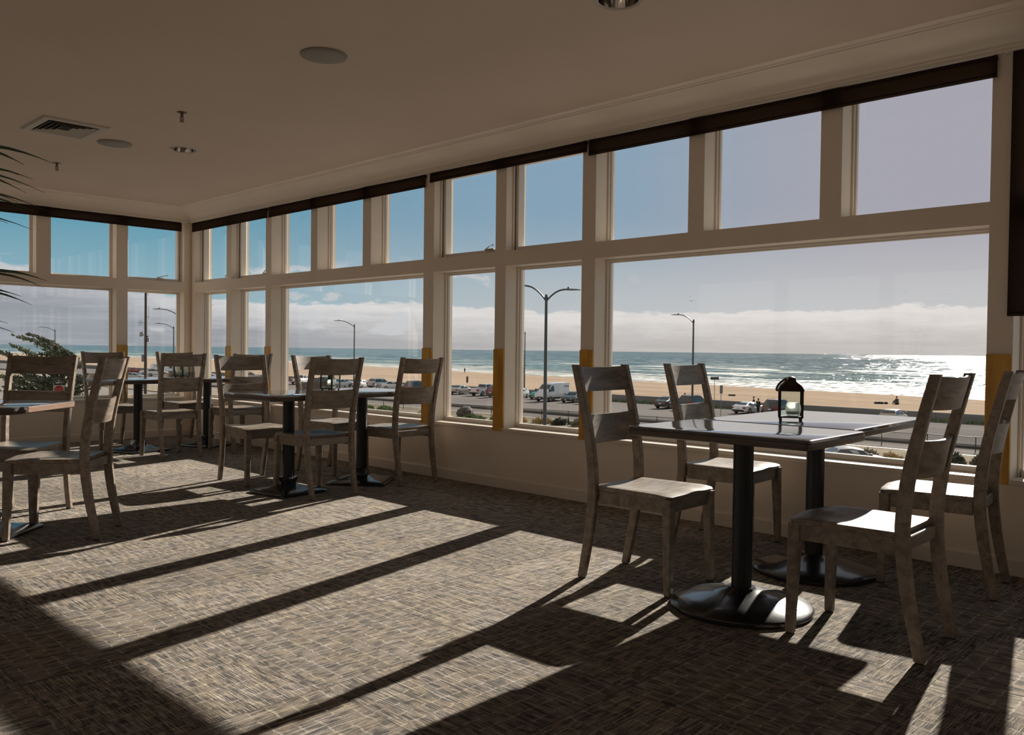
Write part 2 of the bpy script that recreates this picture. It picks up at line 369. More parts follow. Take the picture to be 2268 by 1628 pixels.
# windows ---------------------------------------------------------------
def frame_boxes(m, axis, a0, a1, z0, z1, d0, d1, wd):
    def bx(p0, p1, q0, q1):
        if axis == 'x': m.box(d0, d1, p0, p1, q0, q1)
        else: m.box(p0, p1, d0, d1, q0, q1)
    lo_, hi_ = min(a0, a1), max(a0, a1)
    bx(lo_, lo_+wd, z0, z1); bx(hi_-wd, hi_, z0, z1); bx(lo_+wd, hi_-wd, z0, z0+wd); bx(lo_+wd, hi_-wd, z1-wd, z1)
wn_ = 0
def window(axis, a0, a1, z0, z1, lower, sash=False, latch=False, inner_stop=True):
    global wn_
    wn_ += 1
    m = MB()
    frame_boxes(m, axis, a0, a1, z0, z1, 0.13, 0.180, 0.013)
    frame_boxes(m, axis, a0, a1, z0, z1, 0.150, 0.178, 0.023)
    wf = struct(m.build('window_%d' % wn_, M_FRAME, bevel=0.002, seg=1))
    gi = 0.020
    if sash:
        s = MB(); frame_boxes(s, axis, a0-0.012 if a0 > a1 else a0+0.012, a1+0.012 if a0 > a1 else a1-0.012, z0+0.010, z1-0.010, 0.095, 0.165, 0.030)
        s.build('sash', M_FRAME, wf, bevel=0.003, seg=1); gi = 0.038
        e = MB(); frame_boxes(e, axis, a0, a1, z0, z1, 0.070, 0.084, 0.012); e.build('stop_bead', M_FRAME, wf)
    lo_, hi_ = min(a0, a1)+gi, max(a0, a1)-gi
    g = MB()
    zb = z0+(0.048 if lower else gi)
    if axis == 'x': g.box(0.168, 0.172, lo_-.004, hi_+.004, zb-.004, z1-gi+.004)
    else: g.box(lo_-.004, hi_+.004, 0.168, 0.172, zb-.004, z1-gi+.004)
    g.build('pane', M_GLASS, wf)
    if lower:
        s = MB(); h = MB()
        if axis == 'x':
            s.box(-0.022, 0.130, lo_-gi, hi_+gi, 0.455, 0.480); h.box(0.128, 0.166, lo_-gi+.02, hi_+gi-.02, 0.480, zb)
        else:
            s.box(lo_-gi, hi_+gi, -0.022, 0.130, 0.455, 0.480); h.box(lo_-gi+.02, hi_+gi-.02, 0.128, 0.166, 0.480, zb)
        s.build('window_sill', M_TRIM, wf, bevel=0.004); h.build('bottom_rail', M_FRAME, wf, bevel=0.004)
    if latch:
        c = lo_+0.08 if axis == 'x' else hi_-0.18
        l = MB()
        if axis == 'x': l.box(0.08, 0.10, c-.01, c+.09, z0+.035, z0+.047).tube([(0.085, c+.085, z0+.045), (0.07, c+.03, z0+.062), (0.06, c-.02, z0+.075), (0.06, c-.03, z0+.065)], 0.005, 6)
        else: l.box(c-.09, c+.01, 0.08, 0.10, z0+.035, z0+.047).tube([(c-.085, 0.085, z0+.045), (c-.03, 0.07, z0+.062), (c+.03, 0.06, z0+.080), (c+.04, 0.06, z0+.068)], 0.005, 6)
        l.build('window_latch', M_CHROME, wf, smooth=True)
    return wf
for k, (a, c) in enumerate(UP): window('x', a, c, RT, HEAD, False, sash=k in (0, 1, 5, 6), latch=k in (0, 1, 5))
for a, c in LO: window('x', a, c, SILL, RB, True)
for a, c in FILL_WIN:  # glazing for the added fill-light openings, out of view
    wn_ += 1; m = MB(); frame_boxes(m, 'x', a, c, 0.55, 2.5, XB-0.17, XB-0.11, 0.04); wf = struct(m.build('window_%d' % wn_, M_FRAME))
    MB().box(XB-0.142, XB-0.138, c+0.03, a-0.03, 0.58, 2.47).build('pane', M_GLASS, wf)
for k, (a, c) in enumerate(LUP): window('y', a, c, RT, HEAD, False, sash=k in (0,), latch=k == 0)
left_low = [window('y', a, c, SILL, RB, True) for a, c in LLO]

# amber boards on the mullion faces
tn = 0
def trim(m, mat, bevel=0.0, smooth=False):
    global tn
    tn += 1
    return struct(m.build('trim_%d' % tn, mat, bevel=bevel, smooth=smooth, seg=1))
PT = 1.108
for a, c in ((-.909, -1.025), (-1.799, -1.917), (-4.486, -4.622), (-5.381, -5.499), (-6.279, -6.403), (-8.966, -9.085)):
    trim(MB().box(-0.014, 0.0, a-0.001, c+0.001, SILL-0.012, PT), M_AMBER, 0.002)
trim(MB().box(-.773-0.001, -.901+0.001, -0.014, 0.0, SILL-0.012, PT), M_AMBER, 0.002)
# crown cove along both window walls, mitred in the corner
prof = [(0.0, 2.622), (0.030, 2.622), (0.036, 2.628), (0.036, 2.636), (0.044, 2.638), (0.050, 2.644), (0.050, 2.652), (0.060, 2.655)]
for k in range(9):
    a = k/8*pi/2
    prof.append((0.064+0.175*(1-cos(a))*0.62+0.175*0.38*k/8, 2.657+0.082*sin(a)*0.75+0.082*0.25*k/8))
prof += [(0.250, 2.741), (0.254, 2.748), (0.264, 2.750), (0.270, 2.757), (0.290, 2.758), (0.304, 2.7655), (0.0, 2.7655)]
trim(MB().rings([[(-p, -p, z) for p, z in prof], [(-p, YB, z) for p, z in prof]]), M_TRIM, smooth=True)
trim(MB().rings([[(-p, -p, z) for p, z in prof], [(XB, -p, z) for p, z in prof]]), M_TRIM, smooth=True)
bp_ = [(0, 0), (0.016, 0), (0.016, 0.076), (0.012, 0.083), (0.006, 0.088), (0, 0.088)]
struct(MB().rings([[(-p, -p, z) for p, z in bp_], [(-p, YB, z) for p, z in bp_]]).build('baseboard_right', M_TRIM))
struct(MB().rings([[(-p, -p, z) for p, z in bp_], [(XB, -p, z) for p, z in bp_]]).build('baseboard_left', M_TRIM))

# ------------------------------------------------------------------ roller blinds
def blind(axis, a0, a1, zb, label, d=-0.024):
    t = thing('roller_blind', label, 'blind', (d, (a0+a1)/2, 2.60) if axis == 'x' else ((a0+a1)/2, d, 2.60), group='brown roller blinds above the windows')
    h = abs(a0-a1)/2
    def bx(m, p0, p1, q0, q1, e0, e1): return m.box(e0, e1, p0, p1, q0, q1) if axis == 'x' else m.box(p0, p1, e0, e1, q0, q1)
    bx(MB(), -h, h, zb-2.60+0.012, 0.018, -0.0015, 0.0015).build('fabric', M_BLIND, t)
    bx(MB(), -h, h, zb-2.60, zb-2.60+0.020, -0.005, 0.005).build('hem_bar', M_BLIND, t, bevel=0.002)
    r = MB()
    r.tube([(0.0105, -h, 0.002), (0.0105, h, 0.002)] if axis == 'x' else [(-h, 0.0105, 0.002), (h, 0.0105, 0.002)], 0.0085, 12); r.build('roller', M_LANT, t, smooth=True)
    return t
blind('x', -.072, -1.858, 2.508, 'short brown roller blind nearest the room corner on the sea-side window wall')
blind('x', -1.899, -4.523, 2.507, 'brown roller blind over three upper windows, second from the room corner')
blind('x', -4.589, -6.331, 2.538, 'slightly higher brown roller blind over the two upper windows beside the double street lamp')
blind('x', -6.352, -8.992, 2.506, 'long brown roller blind over the three large upper windows behind the near table')
blind('x', -9.062, -11.68, 1.300, 'brown roller blind pulled far down at the right edge of the photo')
blind('y', -.137, -3.30, 2.508, 'brown roller blind along the far left window wall')
tag(MB().tube([(-.02, -9.015, 2.628), (-.035, -9.02, 2.606), (-.04, -9.035, 2.600), (-.03, -9.05, 2.612)], 0.004, 6).build('blind_cord', M_CORD, smooth=True), 'small white cord loop hanging under the crown beside the lowered blind', 'cord')
tag(MB().tube([(-.03, -.045, 2.628), (-.045, -.050, 2.606), (-.05, -.062, 2.600), (-.035, -.07, 2.613)], 0.003, 6).build('blind_cord', M_CORD, smooth=True), 'thin cord loop hanging under the crown in the room corner', 'cord')

# ------------------------------------------------------------------ ceiling fittings
def speaker(x, y, label):
    t = thing('ceiling_speaker', label, 'speaker', (x, y, CZ), group='round ceiling speakers')
    MB().lathe([(0.0, -0.018), (0.06, -0.0175), (0.115, -0.013), (0.120, -0.011), (0.120, 0.0)], n=48).build('grille', M_SPK, t, smooth=True)
    MB().lathe([(0.119, 0.0), (0.119, -0.010), (0.130, -0.008), (0.132, 0.0)], n=48, cap=False).build('rim', M_SPK, t, smooth=True)
speaker(-2.079, -6.081, 'large round grey ceiling speaker nearest the camera, alone above the room')
speaker(-2.059, -2.991, 'smaller looking round grey ceiling speaker next to the air vent')
def downlight(x, y, label):
    t = thing('recessed_downlight', label, 'ceiling light', (x, y, CZ), group='recessed chrome downlights')
    MB().lathe([(0.095, 0.0), (0.100, -0.004), (0.112, -0.006), (0.118, 0.0)], n=48, cap=False).build('trim_ring', M_VENT, t, smooth=True)
    MB().lathe([(0.096, 0.0), (0.090, 0.04), (0.072, 0.09), (0.05, 0.12), (0.0, 0.122)], n=40, cap=False).build('reflector', M_CHROME, t, smooth=True)
    MB().lathe([(0.0, 0.045), (0.022, 0.050), (0.034, 0.068), (0.03, 0.09), (0.018, 0.118)], n=20).build('bulb', M_WAX, t, smooth=True)
DL = [(-1.567, -3.192, 'chrome recessed downlight near the room corner, unlit'), (-1.559, -7.774, 'chrome recessed downlight cut by the top edge of the photo, unlit')]
for a in DL: downlight(*a)
def sprinkler(x, y, label):
    t = thing('sprinkler_head', label, 'sprinkler', (x, y, CZ), group='ceiling fire sprinklers')
    MB().lathe([(0.0, -0.010), (0.020, -0.009), (0.034, -0.004), (0.036, 0.0)], n=24).build('escutcheon', M_BRASS, t, smooth=True)
    m = MB().lathe([(0.010, -0.006), (0.010, -0.030), (0.006, -0.034), (0.0, -0.034)], n=12)
    for s in (-1, 1): m.tube([(s*0.008, 0, -0.026), (s*0.013, 0, -0.042), (s*0.010, 0, -0.058), (0, 0, -0.066)], 0.003, 6)
    m.tube([(0, 0, -0.03), (0, 0, -0.066)], 0.0035, 6); m.build('frame', M_BRASS, t, smooth=True)
    MB().lathe([(0.0, -0.066), (0.018, -0.067), (0.018, -0.070), (0.0, -0.070)], n=16).build('deflector', M_BRASS, t)
sprinkler(-2.095, -4.310, 'brass fire sprinkler head above the downlight, nearer of the two')
sprinkler(-2.118, -1.794, 'farther brass fire sprinkler head beside the palm leaf tips')
def vent():
    t = thing('air_vent', 'rectangular cream ceiling air vent with nested louvres', 'air vent', (-2.51, -3.215, CZ), rad(0))
    m = MB(); X, Y = 0.235, 0.27
    def ring(m, x0, y0, x1, y1, z0, z1):
        m.rings([[(-x0,-y0,z0),(x0,-y0,z0),(x0,y0,z0),(-x0,y0,z0)], [(-x1,-y1,z1),(x1,-y1,z1),(x1,y1,z1),(-x1,y1,z1)]], cap=False)
    ring(m, X, Y, X, Y, 0, -0.004); ring(m, X, Y, X-0.012, Y-0.012, -0.004, -0.014); ring(m, X-0.012, Y-0.012, X-0.055, Y-0.055, -0.014, -0.014); ring(m, X-0.055, Y-0.055, X-0.058, Y-0.058, -0.014, 0.0)
    m.build('frame', M_VENT, t)
    MB().box(-X+0.055, X-0.055, -Y+0.055, Y-0.055, -0.003, -0.001).build('duct_opening', M_DARK, t)
    for k in range(4):
        q = 0.066+k*0.036
        b = MB(); ring(b, X-q, Y-q, X-q-0.020, Y-q-0.020, -0.018, -0.005); ring(b, X-q-0.020, Y-q-0.020, X-q-0.021, Y-q-0.021, -0.005, -0.004)
        b.build('louvre', M_VENT, t)
    return t
vent()

# ------------------------------------------------------------------ chairs
def chair_parts(t):
    seat = MB(); NX, NY = 14, 16; grid = []
    def hw(x):
        wv = 0.196+(x+0.205)/(0.427)*0.018
        if x > 0.19: wv -= 0.030*((x-0.19)/0.032)**2
        if x < -0.185: wv -= 0.006
        return wv
    top, bot = [], []
    xs = [-0.205+0.427*(1-cos(pi*i/NX))/2 for i in range(NX+1)]
    for x in xs:
        r = []
        for j in range(NY+1):
            f = j/NY*2-1
            f = math.copysign(1-(1-abs(f))**1.25, f)
            y = f*hw(x)
            xf = x-(0.012*abs(f)**3 if x > 0.1 else 0)
            dish = 0.013*max(0, 1-((x+0.05)/0.19)**2)*max(0, 1-(abs(y)/0.185)**2.2)
            leg = 0.005*sin(min(1, max(0, (x-0.02)/0.2))*pi/2)*(cos(y/0.1*pi/2*1.0)**2 if abs(y) < 0.1 else 0)
            roll_ = 0.010*max(0, (x-0.14)/0.082)**2 + 0.004*abs(f)**8
            r.append((xf, y, 0.462-dish+leg-roll_))
        top.append(r)
    V = []; Fq = []
    for r in top: V += r
    nb = len(V)
    for r in top: V += [(p[0]*0.985, p[1]*0.98, 0.437) for p in r]
    n = NY+1
    for i in range(NX):
        for j in range(NY):
            a = i*n+j; Fq.append((a, a+1, a+n+1, a+n)); Fq.append((nb+a, nb+a+n, nb+a+n+1, nb+a+1))
    for i in range(NX):
        for j in (0, NY):
            a = i*n+j; Fq.append((a, a+n, nb+a+n, nb+a))
    for j in range(NY):
        for i in (0, NX):
            a = i*n+j; Fq.append((a, a+1, nb+a+1, nb+a))
    seat.add(V, Fq); seat.build('seat', M_WOOD, t, smooth=True)
    ap = MB()
    ap.box(0.172, 0.192, -0.165, 0.165, 0.372, 0.4365)
    for s in (-1, 1): ap.box(-0.19, 0.175, s*0.170, s*0.190, 0.372, 0.4365)
    ap.build('apron', M_WOOD, t, bevel=0.002, seg=1)
    MB().box(-0.222, -0.200, -0.176, 0.176, 0.385, 0.436).build('rear_rail', M_WOOD, t, bevel=0.003, seg=1)
    def ring(cx, cy, z, hx, hy, c=0.004):
        return [(cx-hx+c, cy-hy, z), (cx+hx-c, cy-hy, z), (cx+hx, cy-hy+c, z), (cx+hx, cy+hy-c, z), (cx+hx-c, cy+hy, z), (cx-hx+c, cy+hy, z), (cx-hx, cy+hy-c, z), (cx-hx, cy-hy+c, z)]
    path = [(0.006, -.283), (0.08, -.268), (0.16, -.252), (0.24, -.238), (0.32, -.227), (0.40, -.219), (0.48, -.217), (0.56, -.222), (0.64, -.232), (0.72, -.246), (0.80, -.264), (0.88, -.283), (0.96, -.303), (1.033, -.322)]
    def px(z):
        for (z0, x0), (z1, x1) in zip(path, path[1:]):
            if z <= z1: return x0+(x1-x0)*(z-z0)/(z1-z0)
        return path[-1][1]
    def py(z): return 0.190+0.020*max(0, z-0.1)/0.93
    for s in (-1, 1):
        m = MB(); R = []
        for z, x in path:
            hx = 0.0245-0.006*max(0, (0.30-z)/0.3)-0.006*max(0, (z-0.6)/0.43)
            R.append(ring(x, s*py(z), z, hx, 0.0155))
        m.rings(R); o = m.build('rear_leg', M_WOOD, t, smooth=True)
        MB().box(-.283-.013, -.283+.013, s*.190-.012, s*.190+.012, 0.0, 0.008).build('glide', M_GLIDE, o)
        m = MB()
        m.rings([ring(0.199, s*0.192, 0.006, 0.0165, 0.0165), ring(0.194, s*0.188, 0.20, 0.0195, 0.0195), ring(0.189, s*0.184, 0.372, 0.0225, 0.0225), ring(0.189, s*0.184, 0.437, 0.0225, 0.0225)])
        o = m.build('front_leg', M_WOOD, t, smooth=True)
        MB().box(0.199-.013, 0.199+.013, s*.192-.013, s*.192+.013, 0.0, 0.008).build('glide', M_GLIDE, o)
    for z0, z1, nm in ((0.905, 1.026, 'top_slat'), (0.655, 0.795, 'lower_slat')):
        m = MB(); N = 14; R = []
        for i in range(N+1):
            f = i/N*2-1; bow = 0.034*(1-f*f); sag = 0.006*(1-f*f)
            rr = []
            for z, off in ((z0-sag*0.5, 0.0), (z0-sag*0.5, 0.017), ((z0+z1)/2, 0.018), (z1-sag, 0.017), (z1-sag, 0.0), ((z0+z1)/2, -0.001)):
                y = f*(py(z)-0.010)
                rr.append((px(z)-bow+off-0.006, y, z))
            R.append(rr)
        m.rings(R); m.build(nm, M_WOOD, t, smooth=True)
CH = [
 (-1.4125,-7.9191,-1.52, 'gray-brown ladder-back chair left of the near table, the nearest one facing right'),
 (-0.3778,-7.7461,-1.4984, 'gray-brown ladder-back chair behind the left end of the near table, beside the window sill'),
 (-1.453,-8.928,1.5996, 'large ladder-back chair in the right foreground seen from behind, sun patch on its seat'),
 (-0.4119,-8.8691,1.6954, 'ladder-back chair at the right edge of the photo against the window wall'),
 (-1.2737,-3.9286,-1.6024, 'ladder-back chair left of the middle table, facing right with light on its top slat'),
 (-0.3342,-1.7955,1.6236, 'ladder-back chair facing left between the middle table and the far corner table'),
 (-1.2386,-4.684,1.5908, 'ladder-back chair in front of the middle table seen from behind, its back hiding the lantern'),
 (-0.378,-4.602,1.6195, 'ladder-back chair at the right end of the middle table near the window wall'),
 (-0.4711,-3.8484,-1.4219, 'ladder-back chair behind the middle table facing right, mostly hidden by the chair in front'),
 (-0.3446,-0.6498,-1.5368, 'ladder-back chair in the far corner of the room, mostly hidden behind another chair back'),
 (-1.0878,-1.8523,1.5821, 'ladder-back chair of the corner table seen from behind, just left of the room corner'),
 (-1.215,-0.7385,-1.5927, 'shaded ladder-back chair under the amber board of the left wall'),
 (-3.1216,-4.2324,-2.3231, 'ladder-back chair facing the camera behind the left foreground table, tree seen above it'),
 (-3.1113,-4.9238,2.4795, 'ladder-back chair in the left foreground seen from its side, back slats lit by diagonal sun'),
]
chair0 = thing('dining_chair', CH[0][3], 'chair', (CH[0][0], CH[0][1], 0), CH[0][2], group='ladder-back dining chairs')
chair_parts(chair0)
for x, y, r, lab in CH[1:]: dup(chair0, (x, y, 0), r, lab)

# ------------------------------------------------------------------ tables
def rrect(hx, hy, r, n=5):
    P = []
    for cx, cy, a0 in ((hx-r, hy-r, 0), (-hx+r, hy-r, pi/2), (-hx+r, -hy+r, pi), (hx-r, -hy+r, 1.5*pi)):
        for k in range(n+1): P.append((cx+r*cos(a0+k/n*pi/2), cy+r*sin(a0+k/n*pi/2)))
    return P
def table(x, y, rz, sx, sy, z, base, label, base_at=None, base_rz=0.0, worn=False, bw=0.30):
    t = thing('cafe_table', label, 'table', (x, y, 0), rz, group='pedestal dining tables')
    hx, hy = sx/2, sy/2
    def ring(o, zz): return [(px_, py_, zz) for px_, py_ in rrect(hx-o, hy-o, 0.022)]
    tp = MB().rings([ring(0.002, z-0.0125), ring(0.002, z-0.003), ring(0.006, z)]).build('tabletop', M_TOP, t, smooth=True)
    MB().rings([ring(0.010, z-0.042), ring(0.002, z-0.038), ring(0.0, z-0.030), ring(0.0, z-0.016), ring(0.003, z-0.0125)]).build('edge_band', M_EDGE, tp, smooth=True)
    if worn: MB().box(hx-0.004, hx+0.0012, -hy+0.14, hy-0.03, z-0.036, z-0.006).build('sunlit_edge', M_EDGE_SUN, tp, bevel=0.001)  # paler strip paints sunlight along one side of the table rim
    bx, by = base_at if base_at else (0, 0)
    MB().lathe([(0.155, -0.012), (0.155, 0.0), (0.0, 0.0)], bx, by, z-0.0425, n=4).build('mounting_plate', M_BLACK, t)
    col_ = MB().lathe([(0.042, 0.03), (0.042, z-0.055)], bx, by, 0, n=32)
    for k in range(8):
        a = k/8*2*pi+0.2; col_.tube([(bx+0.042*cos(a), by+0.042*sin(a), 0.05), (bx+0.042*cos(a), by+0.042*sin(a), z-0.057)], 0.0022, 6)
    col_.build('column', M_BLACK, t, smooth=True)
    m = MB()
    if base == 'round':
        m.lathe([(0.0, 0.0), (0.292, 0.0), (0.300, 0.006), (0.300, 0.018), (0.292, 0.026), (0.20, 0.046), (0.12, 0.066), (0.065, 0.084), (0.056, 0.094), (0.0, 0.094)], bx, by, 0, n=64)
        m.build('base', M_BASE, t, smooth=True)
    else:
        R = []
        for o, zz, rr in ((0.0, 0.0, 0.05), (0.0, 0.014, 0.05), (0.010, 0.022, 0.05), (0.09, 0.036, 0.05), (0.17, 0.066, 0.035), (bw-0.062, 0.108, 0.03), (bw-0.054, 0.118, 0.02)):
            R.append([(bx+px_*cos(base_rz)-py_*sin(base_rz), by+px_*sin(base_rz)+py_*cos(base_rz), zz) for px_, py_ in rrect(bw-o, bw-o, rr)])
        m.rings(R); m.build('base', M_BASE, t, smooth=True)
    return t
table(-1.49, -8.43, rad(1.5), 0.57, 0.83, 0.775, 'round', 'dark near table on a round black base, room-side half of the right foreground pair')
table(-0.665, -8.375, rad(2.5), 1.03, 0.76, 0.775, 'round', 'dark table carrying the lantern beside the big window, window-side half of the right foreground pair')
table(-1.355, -4.535, rad(-1.0), 0.70, 0.74, 0.757, 'square', 'dark middle table on a square flared base, room-side half of the middle pair', bw=0.22, base_rz=rad(8))
table(-0.645, -4.490, rad(0.0), 0.70, 0.66, 0.757, 'square', 'dark table by the window wall carrying the middle lantern, right half of the middle pair', bw=0.24, base_rz=rad(40))
table(-1.16, -1.26, 0, 0.78, 0.78, 0.757, 'square', 'dark table in the far left corner group, room-side half in front of the utility pole', bw=0.24, base_rz=rad(20))
table(-0.39, -1.24, 0, 0.74, 0.78, 0.757, 'square', 'dark table tucked in the far room corner carrying a small lantern', bw=0.22, base_rz=rad(20))
table(-3.395, -4.655, rad(-45), 0.68, 0.68, 0.757, 'square', 'dark table at the left edge of the photo with its brown wooden edge painted sunlit', bw=0.22, worn=True)

# ------------------------------------------------------------------ lanterns
def lantern(x, y, z, rz, label, jar_label):
    t = thing('lantern', label, 'lantern', (x, y, z), rz, group='metal table lanterns')
    w_, h0, h1 = 0.058, 0.012, 0.145
    b = MB().box(-w_, w_, -w_, w_, h0, h0+0.007)
    frame_boxes(b, 'x', -w_, w_, h0, h0+0.012, -w_, -w_+0.006, 0.003)
    b.build('base_plate', M_LANT, t, bevel=0.0015, seg=1)
    for sx in (-1, 1):
        for sy in (-1, 1):
            MB().lathe([(0.006, 0.0), (0.006, 0.012)], sx*0.047, sy*0.047, 0, n=10).build('foot', M_LANT, t)
            MB().box(sx*w_, sx*(w_-0.012), sy*w_, sy*(w_-0.003), h0, h1).box(sx*w_, sx*(w_-0.003), sy*w_, sy*(w_-0.012), h0, h1).build('post', M_LANT, t)
    for ax in range(4):
        a = ax*pi/2
        g = MB().box(w_-0.0045, w_-0.0032, -w_+0.008, w_-0.008, h0+0.006, h1-0.002)
        g.v = [(p[0]*cos(a)-p[1]*sin(a), p[0]*sin(a)+p[1]*cos(a), p[2]) for p in g.v]
        g.build('glass_panel', M_LGLASS, t)
    R = []
    for hw_, zz in ((w_+0.003, h1-0.004), (w_+0.003, h1+0.004), (w_, h1+0.010), (0.051, h1+0.024), (0.039, h1+0.036), (0.027, h1+0.044), (0.022, h1+0.052), (0.020, h1+0.060)):
        R.append([(p, q, zz) for p, q in rrect(hw_, hw_, min(0.012, hw_*0.3), 3)])
    rf = MB().rings(R).build('roof', M_LANT, t, smooth=True)
    MB().lathe([(0.018, 0), (0.019, 0.005), (0.008, 0.010), (0.0, 0.011)], 0, 0, h1+0.058, n=16).build('finial', M_LANT, rf, smooth=True)
    L = []
    for k in range(17):
        a = pi*k/16
        L.append((-0.030*0.6-0.052*sin(a)*0.95, 0.046*cos(a), h1+0.058-0.055*sin(a)+0.012*sin(2*a)))
    MB().tube(L, 0.0055, 8).build('handle', M_ROPE, t, smooth=True)
    j = thing('candle_jar', jar_label, 'candle holder', (x+0.012*cos(rz), y+0.012*sin(rz), z+0.019), rz+0.4, group='glass candle jars inside the lanterns')
    MB().lathe([(0.0, 0.0), (0.024, 0.0), (0.033, 0.012), (0.037, 0.034), (0.034, 0.056), (0.029, 0.066), (0.027, 0.066), (0.032, 0.054), (0.035, 0.034), (0.031, 0.013), (0.0, 0.006)], n=24, cap=False).build('jar_glass', M_JAR, j, smooth=True)
    MB().lathe([(0.0, 0.007), (0.026, 0.009), (0.029, 0.024), (0.024, 0.028), (0.0, 0.027)], n=20, cap=False).build('white_sand', M_WAX, j, smooth=True)
    st = MB(); P = []
    for k in range(10):
        a = k*pi/5+pi/2; r = 0.017 if k % 2 == 0 else 0.006
        P.append((r*cos(a), r*sin(a)))
    st.rings([[(0.030, p, 0.030+q) for p, q in P], [(0.035, p, 0.030+q) for p, q in P]]); st.build('starfish', M_STAR, j, bevel=0.001, seg=1)
    return t
lantern(-0.865, -8.335, 0.775, rad(-62), 'dark metal lantern with a leather ring handle on the near table', 'glass candle jar with a tiny starfish inside the near table lantern')
lantern(-0.86, -4.35, 0.757, rad(-70), 'metal lantern on the middle table seen between the slats of a chair back', 'round glass candle jar inside the middle table lantern')
lantern(-0.617, -1.10, 0.757, rad(-62), 'small looking lantern on the far corner table seen between chair slats', 'glass candle jar inside the far corner lantern')

# ------------------------------------------------------------------ window stickers and outlet on the left wall
M_STW = pmat('sticker_white', (0.72, 0.70, 0.68), 0.5); M_STR = pmat('sticker_red', (0.52, 0.02, 0.045), 0.5); M_STB = pmat('sticker_blue', (0.03, 0.04, 0.07), 0.5)
def text(body, size, mat, parent, loc, rot, name='lettering', ext=0.0006, sx=1.0):
    c = bpy.data.curves.new(name, 'FONT'); c.body = body; c.size = size; c.align_x = 'CENTER'; c.align_y = 'CENTER'; c.extrude = ext
    c.materials.append(mat); c.resolution_u = 2
    tmp = bpy.data.objects.new(name, c); COL.objects.link(tmp); bpy.context.view_layer.update()
    me = bpy.data.meshes.new_from_object(tmp.evaluated_get(bpy.context.evaluated_depsgraph_get()))
    bpy.data.objects.remove(tmp); bpy.data.curves.remove(c)
    me.name = name; me.materials.clear(); me.materials.append(mat)
    o = bpy.data.objects.new(name, me); COL.objects.link(o); o.parent = parent; o.location = loc; o.rotation_euler = rot; o.scale = (sx, 1, 1)
    return o
st = thing('window_sticker', 'white window sticker with a red disc reading DO NOT on the left window glass', 'sticker', (-1.470, 0.1668, 0.585))
MB().box(-0.058, 0.058, -0.0006, 0.0006, -0.058, 0.058).build('backing', M_STW, st)
d_ = MB(); n = 36
d_.rings([[(0.050*cos(2*pi*k/n), -0.0007, 0.050*sin(2*pi*k/n)) for k in range(n)], [(0.050*cos(2*pi*k/n), -0.0013, 0.050*sin(2*pi*k/n)) for k in range(n)]]); d_.build('red_disc', M_STR, st)
text('DO NOT', 0.019, M_STW, st, (0, -0.0015, 0.015), (pi/2, 0, 0), ext=0.0003)
sb = thing('window_sticker', 'small dark and white window sticker with an arrow above the red disc sticker', 'sticker', (-1.478, 0.1668, 0.672))
MB().box(-0.026, 0.024, -0.0006, 0.0006, -0.020, 0.018).build('backing', M_STB, sb)
MB().prism([(-0.024, -0.012), (0.004, -0.012), (0.004, -0.019), (0.023, 0.0), (0.004, 0.016), (0.004, 0.010), (-0.024, 0.010)], 'y', -0.0013, -0.0007).build('white_arrow', M_STW, sb)

# ------------------------------------------------------------------ palm at the left edge
def palm():
    rnd = random.Random(5)
    P0 = Vector((-4.40, -6.98, 0))
    t = thing('potted_palm', 'potted palm at the left edge with narrow dark leaflets reaching into the picture', 'plant', P0)
    pot = MB().lathe([(0.0, 0.0), (0.11, 0.0), (0.15, 0.26), (0.165, 0.27), (0.165, 0.30), (0.150, 0.30), (0.145, 0.27), (0.0, 0.265)], n=32).build('pot', M_POT, t, smooth=True)
    MB().lathe([(0.0, 0.275), (0.143, 0.272), (0.143, 0.262), (0.0, 0.262)], n=24).build('soil', M_SOIL, t)
    R = Vector((0.697, -0.717, 0)); Dv = Vector((0.717, 0.697, 0))
    fr = [((0.31, 0.06, 1.64), 0.32), ((0.36, -0.06, 1.55), 0.34), ((0.33, 0.12, 1.32), 0.30), ((0.22, 0.20, 1.74), 0.34), ((-0.05, -0.3, 1.75), 0.3), ((-0.30, 0.15, 1.60), 0.3), ((-0.25, -0.15, 1.40), 0.3), ((0.0, 0.33, 1.5), 0.3)]
    for (ra, da, zt), ln in fr:
        st_ = MB(); pts = []
        hd = (R*ra+Dv*da); hl_ = hd.length; hu = hd/hl_
        N = 14
        for k in range(N+1):
            f = k/N
            pts.append(hd*(f**1.6) + Vector((0, 0, 0.27+(zt-0.27)*(1-(1-f)**1.5))))
        st_.tube(pts, [0.010*(1-0.75*k/N) for k in range(N+1)], 6)
        fo = st_.build('frond_stalk', M_LEAF, t, smooth=True)
        side = Vector((-hu.y, hu.x, 0))
        for k in range(6, N+1, 2):
            for s in (-1, 1):
                p = pts[k]; f = k/N
                d = (hu*(0.75+0.5*f) + side*s*(0.85-0.55*f) + Vector((0, 0, 0.42-0.15*f+rnd.uniform(-.10, .10)))).normalized()
                L = ln*(1.0-0.35*abs(f-0.75)/0.5)*rnd.uniform(0.85, 1.12); wd = 0.0195*rnd.uniform(0.8, 1.2)
                wv = d.cross(Vector((0, 0, 1))).normalized()
                rows = []
                for q in range(8):
                    g = q/7
                    c = p + d*L*g + Vector((0, 0, -0.30*L*g*g))
                    ww = wd*(sin(pi*min(1, g*0.8+0.18))**0.8)*(1-g**4)+0.0004
                    up_ = Vector((0, 0, 0.35*ww))
                    rows.append([c-wv*ww+up_, c+Vector((0, 0, -0.0004)), c+wv*ww+up_, c+Vector((0, 0, 0.0008))])
                MB().rings(rows).build('leaflet', M_LEAF, fo)
palm()
